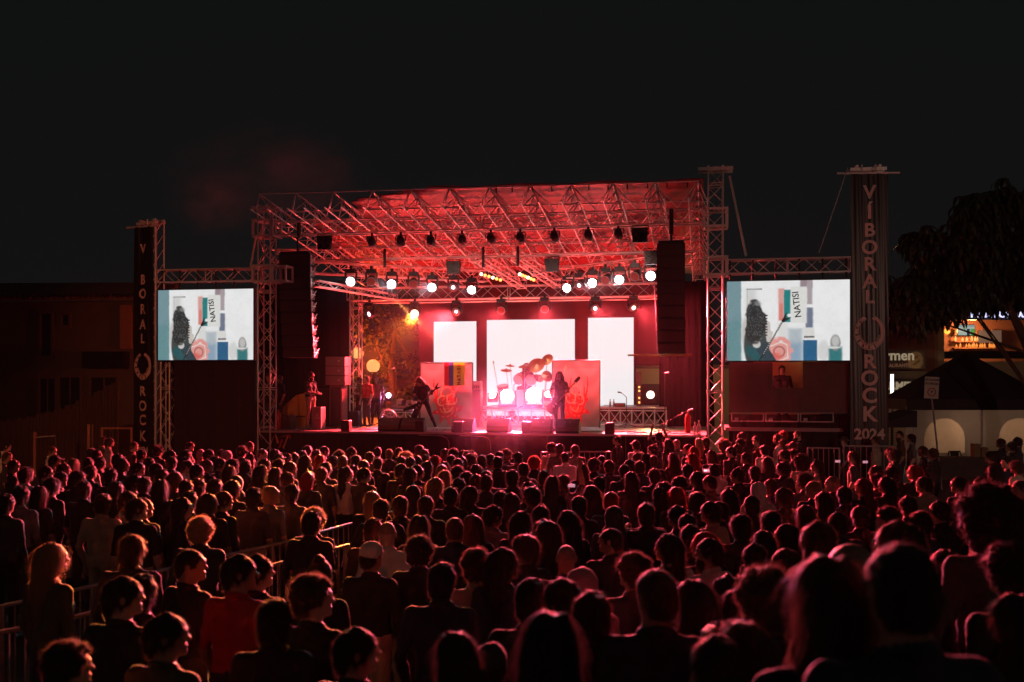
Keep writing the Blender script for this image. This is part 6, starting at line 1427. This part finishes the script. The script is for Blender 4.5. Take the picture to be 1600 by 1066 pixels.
# ---- orange lit tree left of the LED wall, and the dark tree at the far right
def leafy(name, label, base, trunk, clumps, n, size, m_leaf, m_bark, seed, limbs=6, shape='leaf', cat='tree'):
    t = thing(name, label, cat, base); rs = random.Random(seed); mb = MB()
    top = Vector(trunk[-1][:3])
    for i in range(len(trunk)-1): mb.tube(trunk[i][:3], trunk[i+1][:3], trunk[i][3], 9, 0, trunk[i+1][3], cap=False)
    mb.obj('trunk', m_bark, t, smooth=True)
    for c, r in clumps[:limbs*2]:
        s0 = Vector(trunk[rs.randrange(1, len(trunk))][:3]); c = Vector(c); mid = (s0+c)/2+Vector((rs.uniform(-.2, .2), 0, rs.uniform(-.1, .3)))
        MB().tube(s0, mid, .05, 6, 0, .03, False).tube(mid, c, .03, 6, 0, .012, False).obj('limb', m_bark, t, smooth=True)
    mb = MB()
    for c, r in clumps:
        c = Vector(c)
        k = int(n*r**2)
        for _ in range(k):
            v = Vector((rs.gauss(0, 1), rs.gauss(0, 1), rs.gauss(0, 1))).normalized()*r*(.35+.65*rs.random()**.5); p = c+v
            if shape == 'leaf':
                a = Vector((rs.gauss(0, 1), rs.gauss(0, 1), rs.gauss(0, .6)-.5)).normalized(); b_ = a.orthogonal().normalized(); b_.rotate(Quaternion(a, rs.uniform(0, 6.28))); L = size*(.6+.8*rs.random())
                mb.add([p, p+a*L*.5+b_*L*.28, p+a*L, p+a*L*.5-b_*L*.28], [(0, 1, 2, 3)])
            else:                                         # drooping whorl of long leaves
                nl = 7; ph0 = rs.uniform(0, 6.28); tilt = Vector((rs.uniform(-.4, .4), rs.uniform(-.4, .4), 0))
                for q_ in range(nl):
                    an = ph0+2*pi*q_/nl; o_ = Vector((cos(an), sin(an), 0))+tilt; L = size*(.8+.4*rs.random()); sd_ = Vector((-sin(an), cos(an), 0))*L*.15
                    p1 = p+o_*L*.35+Vector((0, 0, -.05)); p2 = p+o_*L*.62+Vector((0, 0, -L*.45)); p3 = p+o_*L*.70+Vector((0, 0, -L*.95))
                    mb.add([p, p1+sd_, p1-sd_, p2+sd_*.9, p2-sd_*.9, p3], [(0, 2, 1), (1, 2, 4, 3), (3, 4, 5)])
    o = mb.obj('crown', m_leaf, t); return t
M['leaf'] = mat('leaf_green', (.06, .09, .03), .5, 0, .4, 3, trans=.35); M['leaf_d'] = mat('leaf_dark', (.035, .05, .022), .35, 0, .4, 3, trans=.15); M['bark'] = mat('bark', (.09, .06, .04), .9, 0, .3, 12, .5)
d = 42.5; rs = random.Random(4); bx = at(612, 600, d).x
cl = [((at(rs.uniform(545, 668), 0, d).x-bx, rs.uniform(-.6, 1.6), at(0, rs.uniform(452, 645), d).z), rs.uniform(.35, .7)) for _ in range(54)]
leafy('leafy_tree', 'orange lit leafy tree behind the left side of the stage', (bx, d+.5, 0), [(0, 0, 0, .2), (.1, 0, 2.0, .17), (-.1, 0, 3.6, .14), (.1, 0, 5.4, .08)], cl, 150, .26, M['leaf'], M['bark'], 5)
d = 30.0; bx = at(1640, 600, d).x; cl = []
for _ in range(120):
    px = rs.uniform(1395, 1680); lo_ = 300+max(0, (1560-px))*.55; hi_ = 500 if px < 1475 else 464
    if px < 1440: lo_ = 440
    py = rs.uniform(lo_, hi_); cl.append(((at(px, 0, d).x-bx, rs.uniform(-1.2, 1.6), at(0, py, d).z), rs.uniform(.30, .55)))
leafy('broadleaf_tree', 'dark tree with drooping whorled leaves overhanging the bars on the right', (bx, d, 0), [(0, 0, 0, .28), (-.1, 0, 2.2, .24), (-.5, 0, 4.0, .18), (-1.2, 0, 5.4, .1)], cl, 55, .42, M['leaf_d'], M['bark'], 9, limbs=4, shape='whorl')

# ---- right: bar building
d = 46.0; O2 = at(1500, 600, d)
M['cream'] = mat('cream_wall', (.35, .26, .16), .85, 0, .2, 1.5, .1); M['redwall'] = mat('red_brown_wall', (.22, .09, .06), .85, 0, .2, 1.5)
t = thing('bar_building', 'two-storey building with a lit open bar behind the tree on the right', 'building', (O2.x, d, 0))
X = lambda px: at(px, 0, d).x-O2.x
Z = lambda py: at(0, py, d).z
MB().box(((X(1383)+X(1462))/2, .3, (Z(490)+0)/2), (X(1462)-X(1383), .4, Z(490))).obj('wall', M['redwall'], t)
MB().box(((X(1462)+X(1471))/2, -.05, Z(500)/2), (X(1471)-X(1462), .5, Z(500))).obj('column', M['cream'], t)
MB().box(((X(1471)+X(1680))/2, .0, Z(565)/2), (X(1680)-X(1471), .5, Z(565))).obj('lower_wall', M['cream'], t)
MB().box(((X(1471)+X(1680))/2, -.3, (Z(548)+Z(562))/2), (X(1680)-X(1471), .3, .35)).obj('balcony_rail', M['dark'], t)
MB().box(((X(1471)+X(1680))/2, 2.6, (Z(480)+Z(565))/2), (X(1680)-X(1471), .2, Z(480)-Z(565))).obj('back_wall', M['redwall'], t)
MB().box(((X(1471)+X(1680))/2, .0, (Z(470)+Z(500))/2), (X(1680)-X(1471), .3, Z(470)-Z(500))).obj('fascia', M['dark'], t)
MB().box(((X(1462)+X(1680))/2, .6, (Z(392)+Z(398))/2), (X(1680)-X(1458), 1.4, .25)).obj('upper_ledge', M['cream'], t)
MB().box(((X(1458)+X(1462))/2, .6, (Z(355)+Z(392))/2), (.2, .3, Z(355)-Z(392))).obj('upper_post', M['cream'], t)
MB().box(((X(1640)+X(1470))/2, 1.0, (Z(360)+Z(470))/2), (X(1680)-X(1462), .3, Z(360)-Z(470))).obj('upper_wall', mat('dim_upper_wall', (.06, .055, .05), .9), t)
# bottles and shelves of the bar
Mb = [emis('amber_bottle_glow', (1.0, .28, .04), .9), emis('yellow_bottle_glow', (1.0, .55, .15), 1.1), emis('red_bottle_glow', (.9, .1, .02), .6)]  # bar light on the bottles is put in as their own glow
for r in range(3):
    zz = Z(541-r*11); s_ = MB().box(((X(1524)+X(1592))/2, 2.3, zz-.03), (X(1592)-X(1524), .3, .05)).obj('shelf', M['redwall'], t)
for k in range(54):
    r = k % 3; px = 1524+rs.random()*66; h2 = rs.uniform(.16, .26); c_ = (X(px), 2.2, Z(541-r*11))
    MB().lathe([(0, 0), (.05, 0), (.05, h2*.6), (.02, h2*.75), (.02, h2), (0, h2)], 8, 0, None, c_).obj('bottle', Mb[k % 3 if rs.random() < .7 else 0], t, smooth=True)
MB().box((X(1581), 2.1, Z(523)), (1.1, .06, .6)).obj('lit_panel', emis('lit_back_panel', (.9, .5, .35), .12), t)
MB().sphere((X(1489), .6, Z(517)), .14, 10).obj('wall_lamp', emis('wall_lamp', (1, .32, .03), 2.2), t)
lamp('POINT', t, (X(1540), 1.4, Z(515)), 260, (1, .42, .13), 'bar_lamp', .15)
lamp('POINT', t, (X(1489), .2, Z(517)), 60, (1, .45, .15), 'bar_lamp', .1)
tv = thing('television', 'television hanging in the open bar on the right', 'television', (O2.x+X(1509), d-.1, Z(516)), radians(4))
MB().box((0, .05, 0), (.84, .06, .52)).obj('case', M['black'], tv)
def tvf(X_, Y_): C = np.ones(X_.shape+(3,))*np.array([.42, .50, .42]); C[(X_ > .75) & (Y_ < .6)] = (.1, .35, .08); C[(np.abs(X_-.62) < .09) & (Y_ < .62)] = (.02, .03, .05); C[(Y_ > .8)] = (.3, .36, .33); C[(X_ < .35) & (Y_ > .3) & (Y_ < .6)] = (.55, .6, .5); return C
raster('picture', .80, .48, 40, 26, tvf, vcol('tv_picture', .8), tv).location = (0, .015, 0)
# neon lettering half hidden by leaves
nl = thing('neon_sign', 'red neon squiggle above the bar television', 'neon sign', (O2.x+X(1497), d-.35, Z(492)))
MB().path([(-.28, 0, -.1), (-.22, 0, .12), (-.12, 0, -.1), (-.05, 0, .1), (.05, 0, -.12), (.12, 0, .12), (.2, 0, -.02), (.28, 0, .08)], .035).obj('tube', emis('neon_red', (1, .04, .03), 3.0), nl)
wl = thing('bar_sign', 'blue-white illuminated lettering above the bar, half hidden by leaves', 'illuminated sign', (O2.x+X(1562), d-.35, Z(492)))
for i, ch in enumerate('KAMIOLOUS'): text(ch, .46, emis('sign_blue_white', (.62, .62, 1.0), 1.6), wl, (-1.35+i*.33, 0, 0), 'letter', .01, ext=.02)
# ---- shop with signs behind the right banner
st = thing('corner_shop', 'corner shop front with a roller shutter behind the right banner', 'shop', (at(1415, 600, 44).x, 44, 0)); sx = lambda px: at(px, 0, 44).x-st.location.x; sz = lambda py: at(0, py, 44).z
MB().box((0, .1, sz(580)/2), (sx(1447)-sx(1380), .2, sz(580))).obj('wall', mat('shop_wall', (.10, .07, .045), .8), st)
zt, zb = sz(613), sz(700); n = 22; w2 = sx(1440)-sx(1384)
sm = MB().box((0, 0, 0), (w2, .05, (zt-zb)/n*.86)).mesh('slat', M['cream'])
for i in range(n): o = bpy.data.objects.new('slat', sm); link(o, st); o.location = ((sx(1440)+sx(1384))/2, -.04, zb+(i+.5)*(zt-zb)/n)
def sign(label, x0, x1, y0, y1, d, m, lines, cat='sign', fn=None, name='shop_sign'):
    a_ = at(x0, y1, d); b_ = at(x1, y0, d); w2 = b_.x-a_.x; h2 = b_.z-a_.z; t = thing(name, label, cat, ((a_.x+b_.x)/2, d, (a_.z+b_.z)/2))
    MB().box((0, .04, 0), (w2, .06, h2)).obj('board', m, t)
    for s_, sz_, px, py, mm, bo in lines: text(s_, sz_, mm, t, (at(px, 0, d).x-t.location.x, -.0, at(0, py, d).z-t.location.z), 'lettering', bo, ext=.006)
    return t, w2, h2
lt = mat('sign_letters', (.50, .30, .20), .6); ltw = emis('sign_letters_lit', (.75, .58, .36), .35)
t, w2, h2 = sign('dark shop sign with the ending men and a picture of food', 1360, 1447, 547, 577, 43.6, mat('sign_brown', (.05, .03, .025), .5), [('Carmen', .62, 1393, 556, ltw, .015), ('RESTAURANTE', .21, 1398, 571.5, lt, .008)])
def food(X_, Y_):
    C = np.ones(X_.shape+(3,))*np.array([.10, .06, .04]); r = np.hypot((X_-.5)*1.2, Y_-.45); C[r < .5] = (.30, .22, .12); C[(r < .45) & (np.sin(X_*24+5*np.sin(Y_*9)) > 0)] = (.42, .26, .09); C[(r < .3) & (np.sin(X_*14-Y_*19) > .4)] = (.20, .08, .04); return C
raster('picture', .82, .78, 30, 28, food, vcol('food_print', 0), t).location = (w2/2-.45, -.0, 0)
sign('dark shop sign with pale capitals CARMEN above the shutter', 1362, 1437, 594, 613, 43.6, mat('sign_dark', (.03, .025, .02), .5), [('CARMEN', .46, 1400, 603.5, ltw, .018)])
t = thing('tube_lamp', 'bright upright tube lamp in front of the shutter beside the right banner', 'lamp', (at(1394, 0, 42).x, 42, 0)); zt = at(0, 585, 42).z; zb = at(0, 625, 42).z
ptube(t, 'tube', (0, 0, zb), (0, 0, zt), .065, M['tube'], 10); ptube(t, 'pole', (0, 0, 0), (0, 0, zb), .06, M['black']); lamp('POINT', t, (-.1, -.3, (zt+zb)/2), 60, (1, .78, .5), 'tube_light', .12)
# lights seen through the open right side of the stage
bw_ = thing('yellow_wall', 'dull yellow lit building wall seen past the right side of the stage', 'building', (at(1050, 600, 44).x, 44, 0)); 
MB().box((0, .2, at(0, 570, 44).z/2), (7.5, .3, at(0, 570, 44).z)).obj('wall', M['cream'], bw_)
MB().box((-.3, -.02, at(0, 625, 44).z-.5), (4.0, .1, 2.4)).obj('dark_doorway', M['dark'], bw_); MB().box((0, -.3, at(0, 574, 44).z), (7.4, .6, .12)).obj('canopy', M['plaster'], bw_)
lamp('POINT', bw_, (.2, -1.6, at(0, 582, 44).z), 45, (1, .70, .35), 'wall_lamp', .1)
t = thing('tube_lamp', 'bright upright tube lamp seen past the right side of the stage', 'lamp', (at(1052, 0, 41).x, 41, 0)); ptube(t, 'tube', (0, 0, at(0, 612, 41).z), (0, 0, at(0, 597, 41).z), .07, M['tube'], 10); ptube(t, 'pole', (0, 0, 0), (0, 0, at(0, 612, 41).z), .05, M['black'])
# left: white building glimpsed behind the stage
t = thing('pale_building', 'pale building glimpsed under the orange tree behind the guitarist', 'building', (at(628, 600, 50).x, 50, 0)); zt = at(0, 603, 50).z; MB().box((0, 0, zt/2), (1.6, .3, zt)).obj('wall', M['cream'], t)
MB().prism([(-.95, zt), (.95, zt), (.8, zt+.3), (-.8, zt+.3)], -.4, .3).obj('roof', M['plaster'], t)
for k in range(5): MB().box((-.6+k*.3, -.16, zt-.35), (.1, .03, .4)).obj('window', M['dark'], t)

# ---- tents on the right
M['tent_black'] = mat('black_canopy', (.012, .014, .016), .6, 0, .3, 4, .2); M['tent_w'] = mat('white_tent_wall', (.44, .40, .37), .8, 0, .12, 2.5, .3, trans=.25); M['pvc'] = mat('clear_window', (.62, .54, .44), .35, 0, .12, 5, .5, trans=.7)
d = 34.0; tx = at(1418, 600, d).x; tx2 = at(1650, 600, d).x; ze = at(0, 640, d).z; za = at(0, 548, d).z; cxp = at(1534, 0, d).x
t = thing('event_tent', 'black peaked event tent with pale side wall and arched windows on the right', 'tent', (cxp, d, 0)); hw = cxp-tx
A = (0, 1.2, za); P = [(-hw, 0, ze), (hw, 0, ze), (hw, 2*hw, ze), (-hw, 2*hw, ze)]
MB().add([(-hw, 0, ze+.32), (hw, 0, ze+.32), (hw, 2.4, ze+.32), (-hw, 2.4, ze+.32), A], [(0, 1, 4), (1, 2, 4), (2, 3, 4), (3, 0, 4)]).obj('canopy', M['tent_black'], t)
MB().box((0, -.01, ze+.16), (2*hw, .02, .36)).obj('valance', M['tent_black'], t); MB().box((-hw-.01, 1.2, ze+.16), (.02, 2.4, .36)).obj('valance', M['tent_black'], t)
for x in (-hw, 0, hw): ptube(t, 'leg', (x, .05, 0), (x, .05, ze+.1), .035, M['alu'])
# wall built as panels with arched windows
def wallpanel(x0, x1, name='side_wall'):
    n = 110; vs = []
    cx_ = (x0+x1)/2; rr = (x1-x0)*.27
    def win(x, z): 
        zz = ze-.30-rr; return abs(x-cx_) < rr and z > .75 and (z < zz or (x-cx_)**2+(z-zz)**2 < rr*rr)
    for j in range(n+1):
        for i in range(n+1): x = x0+(x1-x0)*i/n; z = ze*j/n; vs.append((x, .02*sin(x*7+z)+.0, z))
    f1, f2 = [], []
    for j in range(n):
        for i in range(n):
            f = (j*(n+1)+i, j*(n+1)+i+1, (j+1)*(n+1)+i+1, (j+1)*(n+1)+i); (f2 if win(x0+(x1-x0)*(i+.5)/n, ze*(j+.5)/n) else f1).append(f)
    o = MB().add(vs, f1).obj(name, M['tent_w'], t, smooth=True); MB().add(vs, f2).obj('window', M['pvc'], o, smooth=True)
wallpanel(-hw, 0); wallpanel(0.01, hw)
lamp('POINT', t, (-.6, 1.2, ze-.3), 34, (1, .58, .34), 'tent_lamp', .1); lamp('POINT', t, (hw*.6, 1.4, ze-.2), 20, (1, .58, .34), 'tent_lamp', .1)
t2 = thing('small_canopy', 'small black sloping canopy between the banner and the event tent', 'canopy', (at(1404, 0, 33).x, 33, at(0, 668, 33).z)); w2 = .62
MB().prism([(-w2*.8, 0), (w2, 0), (w2, .55), (.25, .42), (-w2*.8, .10)], 0, 1.5).obj('cover', M['tent_black'], t2)
for x in (-w2*.7, w2*.9): ptube(t2, 'leg', (x, .1, -at(0, 668, 33).z), (x, .1, 0), .03, M['alu'])
# plastic chairs and table
def chair(label, px, d):
    t = thing('plastic_chair', label, 'chair', (at(px, 0, d).x, d, 0), pi, 'black plastic chairs by the tent')
    m = M['tent_black']; MB().box((0, 0, .43), (.44, .42, .03)).obj('seat', m, t)
    for x in (-.19, .19):
        for y in (-.18, .18): MB().tube((x, y, .42), (x*1.15, y*1.15, 0), .022, 6, 0, .016).obj('leg', m, t)
    mb = MB(); mb.prism([(-.10, .45), (.10, .45), (.14, .80), (.18, .86), (-.18, .86), (-.14, .80)], -.22, -.19); mb.path([(-.21, -.2, .44), (-.22, -.21, .70), (-.18, -.21, .85)], .018); mb.path([(.21, -.2, .44), (.22, -.21, .70), (.18, -.21, .85)], .018); mb.obj('backrest', m, t)
    for s_ in (-1, 1): MB().path([(s_*.22, -.2, .66), (s_*.25, .1, .64), (s_*.23, .18, .43)], .018).obj('armrest', m, t)
chair('black plastic chair against the lit arched tent window', 1496, 33.2); chair('black plastic chair at the edge of the right arched tent window', 1565, 33.2)
t = thing('folding_table', 'low table with boxes in front of the tent', 'table', (at(1500, 0, 32.6).x, 32.4, 0)); MB().box((0, 0, .72), (2.4, .6, .04)).obj('tabletop', M['mesh_tarp'], t); MB().box((0, -.31, .38), (2.38, .01, .64)).obj('table_skirt', M['mesh_tarp'], t)
for x in (-1.1, 1.1):
    for y in (-.25, .25): ptube(t, 'leg', (x, y, 0), (x, y, .7), .02, M['grey'])
bm_ = mat('carton', (.28, .2, .1), .8)
for k, (px, h2) in enumerate(((1520, .42), (1532, .30))): t = thing('carton_box', ['taller', 'shorter'][k]+' carton on the table in front of the tent', 'box', (at(px, 0, 32.6).x, 32.4, .745)); MB().box((0, 0, h2/2), (.22, .25, h2)).obj('box', bm_, t)
# ---- street sign on a leaning pole
d = 29.5; a = at(1472, 745, d); b = at(1456, 622, d); c = at(1455, 606, d)
t = thing('street_sign', 'white street sign reading ESTACION FLORELBA on a leaning pole before the tent', 'sign', (a.x, d, 0)); q0 = Vector((0, 0, 0)); q1 = Vector((b.x-a.x, 0, b.z)); q2 = Vector((c.x-a.x, 0, c.z+.32))
ptube(t, 'pole', (0, 0, 0), q1, .028, M['grey']); ptube(t, 'pole', q1, q2, .026, M['grey'])
tp = thing('tmp', '', ''); bpy.data.objects.remove(tp)
pl = MB().box((0, 0, 0), (.42, .02, .64)).obj('plate', mat('sign_plate', (.55, .50, .42), .5), t, (c.x-a.x, -.04, c.z)); pl.rotation_euler = (0, radians(3), 0)
text('ESTACION', .085, M['black'], pl, (0, -.016, .23), 'lettering', .003, ext=.002); text('FLORELBA', .085, M['black'], pl, (0, -.016, .12), 'lettering', .003, ext=.002)
MB().lathe([(.10, 0), (.13, 0), (.13, .01), (.10, .01)], 24, 0, RXf, (0, -.012, -.13)).obj('ring', mat('sign_red', (.4, .04, .03), .5), pl); text('P', .13, M['black'], pl, (0, -.016, -.13), 'lettering', .003, ext=.002)
# ---- street lamps behind the camera (they light necks and backs warm)
for k, (x, y) in enumerate(((-13, -4), (13, -5))):
    t = thing('street_lamp', 'street lamp standing beside the audience on the %s' % ('west side' if k == 0 else 'east side'), 'street lamp', (x, y, ground(0)), 0, 'street lamps beside the audience')
    ptube(t, 'pole', (0, 0, 0), (0, 0, 6.2), .06, M['grey']); ptube(t, 'arm', (0, 0, 6.1), (0, 1.0, 6.4), .035, M['grey'])
    MB().lathe([(.22, 0), (.16, .10), (.05, .14), (0, .14)], 14, 0, None, (0, 1.1, 6.33)).obj('lamp_head', M['grey'], t, smooth=True)
    MB().sphere((0, 1.1, 6.30), .12, 12).obj('bulb', emis('street_bulb', (1, .62, .32), 8), t, smooth=True)
    lamp('POINT', t, (0, 1.1, 6.12), PW_STREET*(1.25 if k else .75), (1, .70, .5), 'street_light', .2)
    MB().box((0, .3, 5.6), (.4, .2, .3)).obj('added_floodlight', M['grey'], t); lamp('SPOT', t, (0, .6, 5.6), PW_FLOOD*(1.0 if k else 3), (1, .55, .42) if k else (1, .27, .11), 'added_floodlight', .15, Vector((13.5 if k else -13, 28, 3.5))-Vector((x, y, 6)), 44 if k else 24, .8)  # floodlight added to brighten the banners from the front

# ================================================================ haze
hz_ = MB().box((4, 25, 5.6), (110, 90, 13.4)).obj('haze', [])
m = bpy.data.materials.new('haze_air'); m.use_nodes = True; nn = m.node_tree.nodes; nn.remove(nn['Principled BSDF']); vp = nn.new('ShaderNodeVolumePrincipled')
vp.inputs['Color'].default_value = (.85, .85, .88, 1); vp.inputs['Density'].default_value = HAZE; vp.inputs['Anisotropy'].default_value = .35
m.node_tree.links.new(vp.outputs[0], nn['Material Output'].inputs['Volume']); hz_.data.materials.append(m); hz_['kind'] = 'stuff'
sc.cycles.volume_step_rate = 4

u0_ = UV(440, 600, 0)[0]; u1_ = UV(1095, 600, 0)[0]
sh_ = MB().box(((u0_+u1_)/2, 4.0, 2.9), (u1_-u0_, 8.2, 5.6)).obj('stage_haze', []); sh_.location = S(0, 0, 0); sh_.rotation_euler = (0, 0, -ANG)
m2 = m.copy(); m2.name = 'stage_haze_air'; m2.node_tree.nodes['Principled Volume'].inputs['Density'].default_value = SHAZE; sh_.data.materials.append(m2); sh_['kind'] = 'stuff'

# ---- smoke wisps, and puffs added to imitate lamp halos; their density fades out to nothing before their bounds
def puff(label, c, r, dens, scale=1.0, lo_=.35, rotz=-ANG):
    o = MB().sphere((0, 0, 0), 1.0, 20).obj('smoke', []); o.location = c; o.scale = r; o.rotation_euler = (0, 0, rotz); o['kind'] = 'stuff'; o['label'] = label  # serves the real wisps and the added lamp halos alike
    m = bpy.data.materials.new('smoke_halo_air'); m.use_nodes = True; n = m.node_tree.nodes; l = m.node_tree.links; n.remove(n['Principled BSDF'])
    v = n.new('ShaderNodeVolumePrincipled'); v.inputs['Color'].default_value = (.9, .9, .9, 1); v.inputs['Anisotropy'].default_value = .3; l.new(v.outputs[0], n['Material Output'].inputs['Volume'])
    t = n.new('ShaderNodeTexCoord'); ln = n.new('ShaderNodeVectorMath'); ln.operation = 'LENGTH'; l.new(t.outputs['Object'], ln.inputs[0])
    mr = n.new('ShaderNodeMapRange'); mr.interpolation_type = 'SMOOTHSTEP'; mr.inputs['From Min'].default_value = .97; mr.inputs['From Max'].default_value = .0; l.new(ln.outputs['Value'], mr.inputs['Value'])
    no = n.new('ShaderNodeTexNoise'); no.inputs['Scale'].default_value = 1.6*scale; no.inputs['Detail'].default_value = 3; l.new(t.outputs['Object'], no.inputs[0])
    m2_ = n.new('ShaderNodeMapRange'); m2_.inputs['From Min'].default_value = lo_; m2_.inputs['From Max'].default_value = .7; l.new(no.outputs[0], m2_.inputs['Value'])
    mu = n.new('ShaderNodeMath'); mu.operation = 'MULTIPLY'; l.new(mr.outputs[0], mu.inputs[0]); l.new(m2_.outputs[0], mu.inputs[1])
    m3 = n.new('ShaderNodeMath'); m3.operation = 'MULTIPLY'; l.new(mu.outputs[0], m3.inputs[0]); m3.inputs[1].default_value = dens; l.new(m3.outputs[0], v.inputs['Density'])
    o.data.materials.append(m); return o
puff('added smoke imitating the magenta glow before the drum lights', SP(812, 655, .2), (3.4, 2.4, 2.0), .035, 1.0, .1)  # smoke added to imitate the flare of the drum lights
puff('added smoke imitating the glow around the dazzling orange light', SP(640, 500, 5.6), (1.9, 1.4, 1.5), .05, 1.0, .1)  # smoke added for the glow round the orange lamp
puff('faint smoke wisp above the left end of the stage roof', SP(428, 275, -1.0), (4.2, 1.8, 2.0), .13, 1.6, .36)
puff('faint smoke wisp left of the stage roof', SP(335, 318, -1.0), (1.8, 1.2, 1.2), .12, 1.6, .36)

p = at(572, 562, 41.2); puff('added mist imitating the halos around the globe lamps', p, (1.7, 1.0, 1.5), .16, .8, .0, 0)  # mist added to imitate the globe halos
for (x0, y0, v0, x1, y1, v1, nm) in ((548, 442, 2.3, 737, 455, 5.5, 'left'), (886, 452, 5.5, 1017, 433, 2.3, 'right')):
    a = SP(x0, y0, v0-.35); b = SP(x1, y1, v1-.35); c = (a+b)/2; d_ = b-a
    puff('added mist imitating the bloom of the %s row of white moving lights' % nm, c, (d_.length*.62, .45, .45), .22, .8, .0, atan2(d_.y, d_.x))  # mist added to imitate the bloom of the white lamps
